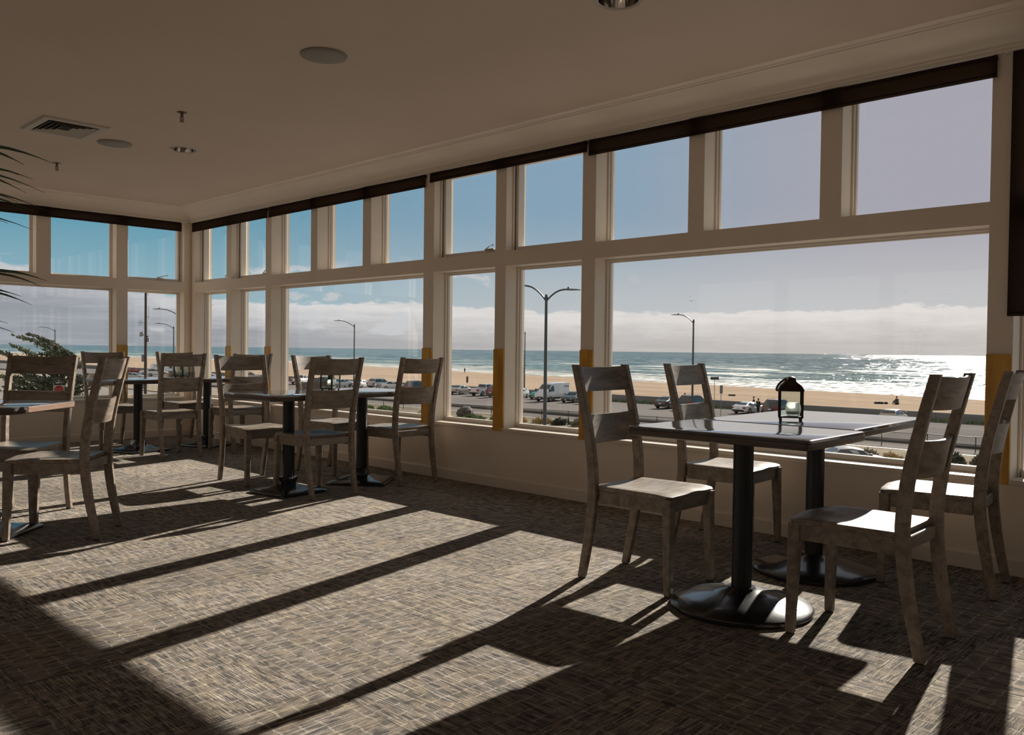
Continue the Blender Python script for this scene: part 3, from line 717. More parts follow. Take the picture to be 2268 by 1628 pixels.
# ==================================================================== OUTSIDE
GZ = -5.8
def ground_mat(name, c1, c2, scale, rough=0.9, stretch=(1, 1, 1), bump=0.3, bscale=6, c3=None, s3=60):
    m = bpy.data.materials.new(name); m.use_nodes = True; t = NT(m.node_tree); b = m.node_tree.nodes['Principled BSDF']
    co = t.node('ShaderNodeTexCoord').outputs['Object']; v = t.vmul(co, stretch)
    c = t.mix(t.smooth(t.noise(v, scale, 5, 0.6), 0.35, 0.65), c1, c2)
    if c3: c = t.mix(t.smooth(t.noise(v, s3, 3, 0.6), 0.5, 0.7), c, c3)
    t.put(b.inputs['Base Color'], c); b.inputs['Roughness'].default_value = rough; b.inputs['Specular IOR Level'].default_value = 0.0
    bp = t.node('ShaderNodeBump'); bp.inputs['Strength'].default_value = bump; bp.inputs['Distance'].default_value = 0.1
    t.put(bp.inputs['Height'], t.noise(v, bscale, 4, 0.6)); t.l.new(bp.outputs[0], b.inputs['Normal'])
    return m
M_ASPH = ground_mat('asphalt', (0.150, 0.138, 0.134), (0.178, 0.163, 0.157), 0.12, stretch=(1, 0.25, 1), bump=0.05)
M_ROAD = ground_mat('road_asphalt', (0.20, 0.18, 0.17), (0.235, 0.212, 0.20), 0.2, stretch=(1, 0.2, 1), bump=0.05)
M_SAND = ground_mat('beach_sand', (0.335, 0.258, 0.195), (0.285, 0.215, 0.160), 0.05, stretch=(1.6, 0.35, 1), bump=0.5, bscale=1.2, c3=(0.37, 0.29, 0.225), s3=0.4)
M_SANDW = ground_mat('wet_sand', (0.16, 0.135, 0.125), (0.21, 0.18, 0.165), 0.05, rough=0.35, stretch=(1.5, 0.3, 1), bump=0.1)
M_DIRT = ground_mat('dune_soil', (0.28, 0.24, 0.19), (0.20, 0.17, 0.13), 0.5, bump=0.5)
M_CONC = ground_mat('seawall_concrete', (0.20, 0.20, 0.205), (0.155, 0.16, 0.17), 0.3, stretch=(1, 0.3, 3), bump=0.1)
M_CURB = ground_mat('dark_median', (0.045, 0.042, 0.042), (0.065, 0.06, 0.058), 0.6, bump=0.1)
M_PAINT = pmat('road_paint', (0.55, 0.53, 0.50), 0.7)
def slab(name, x0, x1, y0, y1, z0, z1, mat):
    return struct(MB().box(x0, x1, y0, y1, z0, z1).build(name, mat))
slab('street', 3, 63.6, -150, 420, GZ-0.6, GZ-0.01, M_ROAD)
slab('parking_lot', 63.6, 89.9, -150, 420, GZ-0.6, GZ, M_ASPH)
slab('dune_strip', 49.6, 58.2, -60, 300, GZ-0.3, GZ+0.12, M_DIRT)
slab('median_curb', 64.2, 66.0, -120, 400, GZ-0.1, GZ+0.16, M_CURB)
slab('kerb', 58.3, 58.6, -60, 300, GZ-0.1, GZ+0.13, M_PAINT)
wl = MB(); 
for k in range(52): wl.box(89.9, 90.35, -120+k*10.0, -120+k*10.0+9.97, GZ-0.6, GZ+0.92)
struct(wl.build('seawall', M_CONC))
# beach slopes to the water
sm = MB(); V = []
XS = [0.0, 0.10, 0.28, 0.5, 0.75, 0.92, 1.0, 1.15, 1.6]
ZS = [-6.15, -6.1, -6.3, -6.6, -7.1, -7.65, -7.97, -8.4, -9.4]
YS = list(range(-200, 1500, 50))
for f, z in zip(XS, ZS):
    for y in YS:
        sh = 178.0+0.22*min(400, max(0, y)); V.append((90.2+f*(sh-90.2), y, z+(0.12*sin(y*0.05+f*20) if f < 0.9 else 0)))
n = len(YS)
sm.add(V, [(i*n+j, i*n+j+1, (i+1)*n+j+1, (i+1)*n+j) for i in range(len(XS)-1) for j in range(n-1)])
struct(sm.build('beach', M_SAND, smooth=True))

def sea_mat():
    m = bpy.data.materials.new('sea_water'); m.use_nodes = True; t = NT(m.node_tree); b = m.node_tree.nodes['Principled BSDF']
    co = t.node('ShaderNodeTexCoord').outputs['Object']; x, y, z = t.xyz(co)
    shore = t.math('ADD', 178.0, t.math('MULTIPLY', t.math('MINIMUM', t.math('MAXIMUM', y, 0.0), 400.0), 0.22))
    d = t.math('SUBTRACT', x, shore)                       # metres out from the water line
    wob = t.noise(t.vmul(co, (0.02, 0.010, 1)), 1.0, 3, 0.5)
    dd = t.math('ADD', d, t.math('MULTIPLY', t.math('SUBTRACT', wob, 0.5), 40.0))
    deepc = t.mix(t.smooth(dd, 30, 420), (0.070, 0.150, 0.125), (0.032, 0.092, 0.085))
    big = t.noise(t.vmul(co, (0.030, 0.006, 1)), 1.0, 4, 0.6)
    deepc = t.mix(t.math('MULTIPLY', t.smooth(big, 0.40, 0.70), 0.6), deepc, (0.028, 0.066, 0.056))
    # foam: wash near the sand, rows of breakers, scattered whitecaps
    f1 = t.noise(t.vmul(co, (0.16, 0.035, 1)), 1.0, 5, 0.65)
    wash = t.math('MULTIPLY', t.smooth(dd, 80, 15), t.smooth(f1, 0.34, 0.52))
    ph = t.math('ADD', t.math('DIVIDE', d, 46.0), t.math('MULTIPLY', wob, 2.6))
    fr = t.math('FRACT', ph)
    line = t.math('MULTIPLY', t.smooth(fr, 0.45, 0.70), t.smooth(fr, 0.98, 0.86))
    brk = t.math('MULTIPLY', line, t.math('MULTIPLY', t.smooth(f1, 0.33, 0.50), t.math('MULTIPLY', t.smooth(dd, 420, 180), t.smooth(t.noise(t.vmul(co, (0.012, 0.012, 1)), 1.0, 2), 0.35, 0.55))))
    caps = t.math('MULTIPLY', t.smooth(t.noise(t.vmul(co, (0.12, 0.030, 1)), 1.0, 5, 0.7), 0.62, 0.72), t.smooth(dd, 1800, 300, 0.0, 0.75))
    foam = t.math('MAXIMUM', t.math('MAXIMUM', wash, brk), caps, clamp=True)
    wet = t.smooth(dd, 10, -6)
    c = t.mix(foam, deepc, (0.55, 0.53, 0.51))
    c = t.mix(t.math('MULTIPLY', wet, 0.75), c, (0.24, 0.20, 0.175))
    t.put(b.inputs['Base Color'], c)
    t.put(b.inputs['Roughness'], t.mix(foam, (0.10, 0.10, 0.10), (0.8, 0.8, 0.8)))
    b.inputs['Specular IOR Level'].default_value = 0.5; b.inputs['IOR'].default_value = 1.33
    # wave facets: tilt the normal with noise that grows coarser with distance, as swell does
    def ncol(sx, sy, det):
        q = t.node('ShaderNodeTexNoise'); t.put(q.inputs['Vector'], t.vmul(co, (sx, sy, 1))); q.inputs['Scale'].default_value = 1.0
        q.inputs['Detail'].default_value = det; q.inputs['Roughness'].default_value = 0.65; return q.outputs[1]
    n1 = ncol(0.16, 0.50, 3); n2 = ncol(0.045, 0.26, 3); n3 = ncol(0.010, 0.13, 3)
    cc = t.mix(t.smooth(d, 60, 330), n1, n2); cc = t.mix(t.smooth(d, 330, 1500), cc, n3)
    r_, g_, b_ = t.xyz(cc)
    nx = t.math('MULTIPLY', t.math('SUBTRACT', r_, 0.60), 1.7); ny = t.math('MULTIPLY', t.math('SUBTRACT', g_, 0.5), 2.3)
    nn = t.node('ShaderNodeVectorMath', operation='NORMALIZE'); t.put(nn.inputs[0], t.comb(nx, ny, 1.0)); t.l.new(nn.outputs[0], b.inputs['Normal'])
    return m
sea = MB(); sx_ = [168, 260, 400, 900, 2500, 8000, 25000, 60000]
for a, c in zip(sx_, sx_[1:]): sea.add([(a, -40000, -8.0), (c, -40000, -8.0), (c, 60000, -8.0), (a, 60000, -8.0)], [(0, 1, 2, 3)])
struct(sea.build('sea', sea_mat()))

# ------------------------------------------------------------------ street lamps, poles, signs
M_POLE = pmat('lamp_post_metal', (0.055, 0.065, 0.070), 0.45, metal=0.3)
M_POLEW = pmat('utility_pole_wood', (0.050, 0.035, 0.028), 0.8, bump=0.4, bscale=10)
M_SIGNB = pmat('sign_back', (0.17, 0.17, 0.18), 0.5, metal=0.3); M_SIGND = pmat('sign_dark', (0.020, 0.022, 0.024), 0.5)
M_SIGNW = pmat('sign_white', (0.60, 0.58, 0.56), 0.5)
LX, LY = 0.697, -0.717          # direction running to the right along the street front
def street_lamp(x, y, top, arms, label, hgt=None):
    t = thing('street_lamp', label, 'street lamp', (x, y, GZ), group='street lamps outside the windows')
    H = top-GZ
    MB().lathe([(0.16, 0.0), (0.16, 0.5), (0.105, 0.55), (0.085, H*0.5), (0.065, H), (0.0, H+0.02)], n=16).build('post', M_POLE, t, smooth=True)
    MB().lathe([(0.085, H-0.05), (0.09, H+0.05), (0.05, H+0.20), (0.0, H+0.22)], n=12).build('post_cap', M_POLE, t, smooth=True)
    for ax, ay, rise in arms:
        L = sqrt(ax*ax+ay*ay); ux, uy = ax/L, ay/L; pts = []
        for k in range(9):
            f = k/8
            pts.append((ux*L*0.78*f, uy*L*0.78*f, H-0.12+(rise+0.14)*(1-(1-f)**1.9)))
        MB().tube(pts, 0.040, 8).build('arm', M_POLE, t, smooth=True)
        hx, hy, hz = pts[-1]
        R = []
        for f, w_, th in ((-0.12, 0.04, 0.03), (0.0, 0.09, 0.05), (0.2, 0.15, 0.06), (0.55, 0.16, 0.05), (0.8, 0.10, 0.02)):
            cx, cy = hx+ux*f, hy+uy*f
            R.append([(cx-uy*w_*q, cy+ux*w_*q, hz+zz*th) for q, zz in ((-1, -0.4), (1, -0.4), (0.9, 0.5), (0.4, 1), (-0.4, 1), (-0.9, 0.5))])
        hd = MB().rings(R).build('lamp_head', M_POLE, t, smooth=True)
        MB().lathe([(0.04, 0.03), (0.045, 0.11), (0.03, 0.14), (0.0, 0.15)], hx+ux*0.2, hy+uy*0.2, hz, n=10).build('photocell', M_SIGND, hd, smooth=True)
    return t
street_lamp(25.74, 17.21, 3.60, [(-0.85, 0.875, 0.58), (0.76, -0.78, 0.42)], 'tall street lamp with two curved arms outside the middle windows')
street_lamp(56.64, 28.48, 3.64, [(-0.95, 0.98, 0.55)], 'single-arm street lamp behind the two chairs left of the near table')
street_lamp(51.63, 69.49, 3.62, [(-1.4, 1.44, 0.55)], 'single-arm street lamp in the wide window above the middle table')
street_lamp(86.86, 76.30, 3.64, [(-1.4, 1.44, 0.6)], 'distant street lamp with a small sign left of the double-arm lamp')
street_lamp(44.03, 98.81, 3.50, [(-1.5, 1.54, 0.5)], 'lower of two street lamps in the corner window right of the utility pole')
street_lamp(30.76, 68.00, 4.05, [(-1.5, 1.54, 0.5)], 'upper street lamp half hidden by the corner window frame')
street_lamp(43.19, 141.27, 3.46, [(-1.75, 1.80, 0.5)], 'small distant street lamp rising above the windswept tree')
t = thing('utility_pole', 'dark wooden utility pole with antennas seen through the corner window', 'pole', (32.76, 80.38, GZ))
MB().lathe([(0.17, 0.0), (0.15, 7.0), (0.12, 12.75), (0.0, 12.8)], n=12).build('pole', M_POLEW, t, smooth=True)
an = MB(); zc = 9.35
an.tube([(0, 0, zc), (-LX*0.72, -LY*0.72, zc)], 0.02, 6)
for k in (0.42, 0.56, 0.70): an.tube([(-LX*k, -LY*k, zc-0.35+0.1*k), (-LX*k, -LY*k, zc+0.35-0.1*k)], 0.014, 6)
an.build('yagi_antenna', M_SIGND, t)
an = MB().tube([(0, 0, 9.95), (LX*0.36, LY*0.36, 9.95)], 0.02, 6).tube([(LX*0.33, LY*0.33, 9.85), (LX*0.33, LY*0.33, 11.15)], 0.012, 6); an.build('whip_antenna', M_SIGND, t)
MB().tube([(LX*0.05, LY*0.05, 12.4), (LX*0.25, LY*0.25, 12.5), (LX*0.22, LY*0.22, 12.2)], 0.02, 6).build('hook', M_SIGND, t)
def onp(cx, cz, w_, h_, d=0.14, tilt=0):
    m = MB().box(-w_/2, w_/2, -d/2, d/2, -h_/2, h_/2)
    a = math.atan2(LY, LX)
    m.v = [(cx*LX+p[0]*cos(a)-p[1]*sin(a), cx*LY+p[0]*sin(a)+p[1]*cos(a), cz+p[2]+tilt*p[0]) for p in m.v]
    return m
m = onp(-0.44, 8.25, 0.36, 0.20, tilt=0.4); m.build('floodlight', M_SIGNB, t); onp(-0.40, 8.02, 0.42, 0.18, tilt=0.3).build('floodlight', M_SIGNB, t)
onp(0.28, 7.55, 0.20, 0.42).build('equipment_box', M_SIGNB, t); onp(0.2, 7.9, 0.2, 0.12).build('equipment_box', M_SIGND, t)
onp(-0.28, 5.6, 0.26, 0.75).build('equipment_box', M_SIGNB, t); onp(-0.22, 2.6, 0.14, 0.5).build('equipment_box', M_SIGNB, t)
def sign(name, x, y, z0, z1, w_, ztop, pm, label, cat='sign'):
    t = thing(name, label, cat, (x, y, GZ))
    MB().lathe([(0.035, 0.0), (0.035, ztop-GZ), (0.0, ztop-GZ+.01)], n=8).build('post', M_SIGNB, t)
    a = math.atan2(LY, LX); m = MB().box(-w_/2, w_/2, -0.055, -0.035, z0-GZ, z1-GZ)
    m.v = [(p[0]*cos(a)-p[1]*sin(a), p[0]*sin(a)+p[1]*cos(a), p[2]) for p in m.v]
    m.build('panel', pm, t)
    return t
sign('parking_sign', 77.3, 37.9, -3.32, -2.45, 0.32, -2.4, M_SIGNB, 'small upright grey sign on a post behind the near table, left of the white coupe')
sign('street_name_sign', 87.4, 44.75, -2.22, -1.88, 1.02, -1.9, M_SIGND, 'wide dark street name sign on a tall thin post in front of the surf')
sign('lamp_notice', 86.2, 75.9, -2.2, -1.4, 0.45, -1.4, M_SIGNB, 'small grey notice on the distant lamp post left of the white van')
sign('trail_marker', 113.0, 117.0, -5.6, -4.35, 0.42, -4.2, pmat('brown_board', (0.09, 0.055, 0.04), 0.8), 'brown trail marker standing on the sand above the silver sedan')
tag(MB().box(-0.55, 0.55, -0.25, 0.25, 0, 0.42).build('concrete_block', pmat('brown_block', (0.06, 0.05, 0.04), 0.8), bevel=0.03, loc=(126.4, 64.6, -6.42), rz=rad(-44)), 'dark block lying on the sand right of the street name sign', 'block')

# ------------------------------------------------------------------ fence
def chain_mat():
    m = bpy.data.materials.new('chain_link'); m.use_nodes = True; t = NT(m.node_tree); t.n.clear()
    co = t.node('ShaderNodeTexCoord').outputs['Object']; x, y, z = t.xyz(co)
    def wire(v):
        f = t.math('ABSOLUTE', t.math('SUBTRACT', t.math('FRACT', v), 0.5)); return t.smooth(f, 0.42, 0.46)
    a = wire(t.math('MULTIPLY', t.math('ADD', y, z), 11.0)); c = wire(t.math('MULTIPLY', t.math('SUBTRACT', y, z), 11.0))
    d = t.node('ShaderNodeBsdfDiffuse'); d.inputs[0].default_value = (0.10, 0.10, 0.10, 1)
    tr = t.node('ShaderNodeBsdfTransparent'); mx = t.node('ShaderNodeMixShader')
    t.put(mx.inputs[0], t.math('MAXIMUM', a, c)); t.l.new(tr.outputs[0], mx.inputs[1]); t.l.new(d.outputs[0], mx.inputs[2])
    o = t.node('ShaderNodeOutputMaterial'); t.l.new(mx.outputs[0], o.inputs[0]); return m
fx0, fy0, fx1, fy1 = 62.6, 2.0, 53.0, 84.0
fa = math.atan2(fy1-fy0, fx1-fx0); FL = sqrt((fx1-fx0)**2+(fy1-fy0)**2)
t = thing('chain_link_fence', 'low chain-link fence running along the street in front of the parking lot', 'fence', (fx0, fy0, GZ), fa-pi/2)
MB().box(-0.004, 0.004, 0, FL, 0.05, 1.05).build('mesh_panel', chain_mat(), t)
MB().tube([(0, 0, 1.08), (0, FL, 1.08)], 0.028, 6).build('top_rail', M_SIGND, t)
for k in range(27): MB().tube([(0, k*FL/26, -0.1), (0, k*FL/26, 1.14)], 0.035, 6).build('post', M_SIGND, t)

# ------------------------------------------------------------------ plants
def leafy(m, c, rx, ry, rz_, n, size, rnd, flat=0.5):
    for _ in range(n):
        while True:
            p = Vector((rnd.uniform(-1, 1), rnd.uniform(-1, 1), rnd.uniform(0, 1)))
            if p.length <= 1: break
        p = p.normalized()*(0.55+0.45*rnd.random()) if p.length > 0.01 else p
        q = Vector((c[0]+p.x*rx, c[1]+p.y*ry, c[2]+p.z*rz_))
        d = Vector((p.x, p.y, p.z*0.8+0.5)).normalized(); a = Vector((rnd.uniform(-1, 1), rnd.uniform(-1, 1), rnd.uniform(-1, 1)))
        d = (d+a*0.5).normalized(); s_ = d.cross(a).normalized() if d.cross(a).length > 1e-3 else Vector((1, 0, 0))
        L = size*rnd.uniform(0.6, 1.3); wv = s_*L*0.28; nn = d.cross(s_)*L*0.08
        m.add([q-d*L*0.3, q+wv+nn, q+d*L, q-wv+nn, q-nn], [(0, 1, 2), (0, 2, 3), (0, 4, 1), (1, 4, 2), (2, 4, 3), (3, 4, 0)])
def leafmat(name, c1, c2): return pmat(name, c1, 0.7, col2=c2, nscale=1.8)
LM = {'green': leafmat('ice_plant_green', (0.14, 0.21, 0.055), (0.06, 0.10, 0.03)), 'gold': leafmat('dry_ice_plant', (0.42, 0.29, 0.13), (0.28, 0.20, 0.08)),
      'dark': leafmat('dark_shrub', (0.05, 0.065, 0.035), (0.025, 0.03, 0.02)), 'grey': leafmat('grey_shrub', (0.16, 0.15, 0.10), (0.08, 0.08, 0.05))}
def shrub(x, y, z, rx, ry, h, kind, label, seed, n=900, size=0.16):
    rnd = random.Random(seed)
    t = thing('coastal_shrub', label, 'shrub', (x, y, z), group='low shrubs in front of the fence')
    m = MB()
    for k in range(5):
        leafy(m, (rnd.uniform(-.5, .5)*rx, rnd.uniform(-.5, .5)*ry, 0), rx*0.6, ry*0.6, h*rnd.uniform(0.6, 1.0), n//5, size, rnd)
    f = m.build('foliage', LM[kind], t); f['kind'] = 'stuff'
    s_ = MB()
    for k in range(6):
        a = k*pi/3; s_.tube([(0, 0, -0.1), (rx*0.3*cos(a), ry*0.3*sin(a), h*0.35), (rx*0.5*cos(a), ry*0.5*sin(a), h*0.6)], 0.02, 5)
    s_.build('stems', M_POLEW, t)
    return t
SH = [(53.4,48.0,-5.75,1.2,1.05,0.7,'green','green shrub at the left of the hedge, beside the foot of the double-arm lamp'),
      (53.7,45.6,-5.75,1.0,1.0,0.75,'gold','golden dry shrub left of the double-arm lamp foot'),
      (54.3,43.2,-5.75,1.0,1.0,0.75,'gold','golden dry shrub right of the double-arm lamp foot'),
      (54.3,41.0,-5.75,1.0,1.0,0.8,'dark','dark green shrub near the amber board right of the double-arm lamp'),
      (54.6,38.6,-5.75,1.0,1.0,0.85,'grey','grayish shrub beside the leftmost slat of the near left chair'),
      (52.4,57.0,-5.75,1.2,1.8,0.8,'green','green shrub left of the boulder'),
      (52.6,50.8,-5.75,1.1,1.7,0.5,'green','flat green shrub right of the boulder'),
      (52.2,64.5,-5.75,1.0,1.5,0.65,'green','small green shrub beyond the rightmost chair of the middle table'),
      (52.3,68.3,-5.75,1.0,1.3,0.5,'green','smaller green shrub beyond the middle table edge'),
      (51.5,12.0,-5.75,0.9,0.9,0.75,'grey','gray shrub beside the silver car roof under the near table'),
      (51.2,10.0,-5.75,0.9,0.8,0.65,'gold','dry shrub under the right end of the near tabletop'),
      (52.0,8.6,-5.75,0.9,0.8,0.9,'green','green shrub left of the foreground right chair back'),
      (52.4,7.0,-5.75,0.9,0.8,0.9,'dark','dark shrub seen through the foreground right chair back'),
      (52.8,5.4,-5.75,1.0,0.8,0.9,'grey','gray shrub right of the foreground right chair back')]
for k, a in enumerate(SH): shrub(*a, seed=20+k)
ice = MB(); rnd = random.Random(9)
for k in range(90): leafy(ice, (88.85+rnd.uniform(-.3, .3), -20+k*1.55, GZ), 0.55, 1.1, 0.38, 50, 0.22, rnd)
tag(ice.build('ice_plant', LM['green']), 'strip of low green ice plant along the foot of the seawall', 'plants', kind='stuff')
rk = MB(); rnd = random.Random(3); R = []
for i in range(7):
    th = i/6*pi; R.append([(1.15*sin(th)*cos(a)*(1+0.18*mnoise.noise(Vector((cos(a)*1.3, sin(a)*1.3, th)))), 0.9*sin(th)*sin(a)*(1+0.2*mnoise.noise(Vector((cos(a)*2, sin(a)*2, th+3)))), 0.45-0.75*cos(th)*(1+0.2*mnoise.noise(Vector((cos(a), sin(a), th+9))))) for a in [q*2*pi/12 for q in range(12)]])
tag(rk.rings(R).build('boulder', pmat('boulder_stone', (0.075, 0.06, 0.055), 0.9, noise_amt=0.4, nscale=3, bump=0.5, bscale=4), loc=(54.0, 53.5, GZ-0.02), rz=0.6), 'dark boulder behind the low fence between green shrubs', 'rock')

def cypress():
    rnd = random.Random(11)
    B = Vector((10.6, 38.5, GZ))
    t = thing('windswept_cypress', 'windswept cypress tree outside the left window, branches blown to the left', 'tree', B)
    R = Vector((0.697, -0.717, 0)); Dv = Vector((0.717, 0.697, 0)); Z = Vector((0, 0, 1))
    bark = pmat('cypress_bark', (0.045, 0.032, 0.024), 0.9, bump=0.6, bscale=6)
    MB().tube([(0, 0, -0.2), R*0.15+Z*1.4, R*0.1+Z*2.8, R*-0.1+Z*4.0], [0.30, 0.24, 0.20, 0.12], 10).build('trunk', bark, t, smooth=True)
    lm1 = leafmat('cypress_foliage', (0.070, 0.088, 0.042), (0.030, 0.040, 0.024)); lm2 = leafmat('cypress_foliage_pale', (0.13, 0.15, 0.06), (0.05, 0.065, 0.03))
    specs = []
    for k in range(34):
        h = 2.6+3.5*rnd.random(); side = rnd.uniform(-1.1, 1.1)
        st_ = R*(side*1.0+0.4)+Dv*rnd.uniform(-1.0, 1.0)+Z*h
        specs.append((st_, rnd.uniform(1.5, 2.6), rnd.uniform(0.25, 0.85)))
    specs += [(R*0.3+Z*6.3, 2.8, 0.75), (R*0.7+Z*6.4, 2.6, 0.75), (R*1.0+Z*6.2, 2.4, 0.75), (R*1.3+Z*5.8, 2.2, 0.7), (R*-0.9+Z*6.0, 2.2, 0.8), (R*-1.3+Z*5.6, 2.1, 0.75), (R*1.5+Z*5.0, 1.8, 0.6), (R*-0.2+Z*5.6, 2.0, 0.6), (R*0.6+Z*5.6, 2.2, 0.5), (R*-1.6+Z*4.8, 1.6, 0.5), (R*2.2+Z*4.7, 1.2, 0.4), (R*1.9+Z*4.9, 1.4, 0.5)]
    for k in range(14): specs.append((R*rnd.uniform(-2.6, 1.6)+Dv*rnd.uniform(-.6, .8)+Z*rnd.uniform(1.4, 3.4), rnd.uniform(1.2, 2.2), rnd.uniform(-0.1, 0.35)))
    fol = [MB(), MB()]; br = MB()
    for st_, L, rise in specs:
        d = (R*-1.0 + Z*rise + Dv*rnd.uniform(-.35, .35)).normalized(); pts = []
        for q in range(9):
            f = q/8
            pts.append(st_+d*L*f+Z*(-0.25*L*f*f*rnd.uniform(.6, 1))+Dv*0.1*sin(f*5))
        root = Z*(min(4.0, st_.z*0.8)); br.tube([root, (root+st_)*0.5+Z*0.1, st_]+pts[2:7:2], [0.09, 0.07, 0.05, 0.035, 0.025, 0.015], 6)
        m = fol[rnd.random() < 0.28]
        for q in range(9):
            f = q/8; r_ = 0.30*(1-f)**0.7+0.05
            for _ in range(int(60*(1-f*0.5))):
                off = Vector((rnd.gauss(0, 1), rnd.gauss(0, 1), rnd.gauss(0, 0.55)))*r_*0.42
                c = pts[q]+off; dd_ = (d+Vector((rnd.gauss(0, .35), rnd.gauss(0, .35), rnd.gauss(0, .3)+0.15))).normalized()
                s_ = dd_.cross(Vector((rnd.random(), rnd.random(), rnd.random()))).normalized(); Lf = rnd.uniform(0.07, 0.17)
                w1 = s_*Lf*0.25; w2 = dd_.cross(s_)*Lf*0.25
                m.add([c-dd_*Lf*0.4, c+w1, c+w2, c-w1, c-w2, c+dd_*Lf], [(0,1,2),(0,2,3),(0,3,4),(0,4,1),(5,2,1),(5,3,2),(5,4,3),(5,1,4)])
    br.build('branches', bark, t, smooth=True)
    f = fol[0].build('foliage', lm1, t); f['kind'] = 'stuff'
    f = fol[1].build('foliage', lm2, t); f['kind'] = 'stuff'; f['label'] = 'paler green foliage sprays'
cypress()

# ------------------------------------------------------------------ vehicles
M_TYRE = pmat('tyre_rubber', (0.012, 0.012, 0.013), 0.8); M_RIM = pmat('alloy_rim', (0.30, 0.30, 0.31), 0.35, metal=0.8)
M_CGL = pmat('car_glass', (0.020, 0.026, 0.030), 0.06, spec=0.8); M_TRIMB = pmat('black_plastic', (0.018, 0.018, 0.019), 0.6)
M_TAIL = pmat('tail_light_red', (0.28, 0.012, 0.012), 0.25); M_HEAD = pmat('head_light_clear', (0.62, 0.64, 0.66), 0.15); M_PLT = pmat('number_plate', (0.60, 0.58, 0.55), 0.5)
def paint(name, c): return pmat('paint_'+name, c, 0.26, metal=0.15, spec=0.6, coat=0.6)
# stations: x (front = +), z bottom, z belt, z roof (None = no cabin), half width belt, half width roof
KINDS = {
 'sedan': dict(L=4.7, W=0.90, r=0.33, wb=(1.40, -1.38), st=[(2.32,.34,.58,.60,.66,.60),(2.20,.24,.68,.72,.80,.74),(1.55,.22,.82,.90,.89,.80),(0.95,.20,.90,.97,.90,.80),(0.35,.20,.93,1.36,.90,.62),(-0.25,.20,.94,1.45,.90,.63),(-0.95,.20,.95,1.40,.90,.62),(-1.62,.22,.96,1.06,.89,.72),(-2.15,.26,.94,1.00,.84,.74),(-2.34,.36,.72,.80,.74,.68)], cab=(3,7)),
 'hatch': dict(L=4.4, W=0.88, r=0.33, wb=(1.35, -1.30), st=[(2.15,.34,.60,.62,.64,.58),(2.02,.24,.74,.78,.80,.72),(1.35,.22,.90,.98,.88,.78),(0.85,.20,.96,1.06,.88,.78),(0.20,.20,.98,1.46,.88,.62),(-0.45,.20,.99,1.52,.88,.63),(-1.30,.20,1.00,1.44,.88,.62),(-1.95,.24,1.00,1.12,.84,.70),(-2.15,.34,.80,.86,.78,.70)], cab=(3,7)),
 'suv': dict(L=4.7, W=0.94, r=0.37, wb=(1.42, -1.40), st=[(2.30,.42,.80,.84,.74,.68),(2.18,.32,.98,1.02,.88,.82),(1.50,.30,1.06,1.14,.94,.86),(0.95,.28,1.10,1.18,.94,.86),(0.35,.28,1.12,1.70,.94,.70),(-0.35,.28,1.13,1.78,.94,.71),(-1.75,.28,1.14,1.74,.94,.70),(-2.18,.32,1.14,1.30,.92,.82),(-2.32,.42,.90,1.00,.86,.80)], cab=(3,7)),
 'coupe': dict(L=4.7, W=0.94, r=0.35, wb=(1.42, -1.38), st=[(2.34,.32,.54,.56,.70,.62),(2.20,.22,.66,.70,.84,.76),(1.50,.20,.80,.86,.93,.82),(0.85,.18,.86,.92,.94,.80),(0.15,.18,.88,1.28,.94,.58),(-0.45,.18,.89,1.36,.94,.58),(-1.15,.18,.91,1.26,.95,.58),(-1.85,.20,.93,1.00,.94,.72),(-2.20,.24,.88,.92,.88,.76),(-2.36,.34,.66,.70,.78,.70)], cab=(3,7)),
 'van': dict(L=5.9, W=1.03, r=0.37, wb=(1.95, -1.65), st=[(2.95,.42,.72,.80,.80,.74),(2.84,.34,1.04,1.10,.97,.90),(2.30,.32,1.26,1.36,1.03,.92),(1.95,.32,1.34,1.62,1.03,.88),(1.30,.32,1.38,2.34,1.03,.84),(0.70,.32,1.38,2.50,1.03,.88),(-2.75,.32,1.38,2.52,1.03,.90),(-2.92,.34,1.38,2.40,1.02,.90),(-2.98,.46,1.30,1.40,.98,.92)], cab=(2,5)),
 'pickup': dict(L=5.4, W=0.95, r=0.39, wb=(1.70, -1.65), st=[(2.66,.46,.80,.84,.78,.72),(2.54,.36,1.00,1.04,.90,.84),(1.85,.34,1.10,1.18,.95,.86),(1.30,.34,1.13,1.22,.95,.86),(0.80,.34,1.14,1.72,.95,.72),(0.15,.34,1.14,1.80,.95,.72),(-0.62,.34,1.14,1.76,.95,.72),(-0.80,.34,1.14,1.18,.95,.90),(-2.50,.36,1.14,1.17,.95,.91),(-2.66,.44,1.10,1.13,.93,.89)], cab=(3,7)),
}
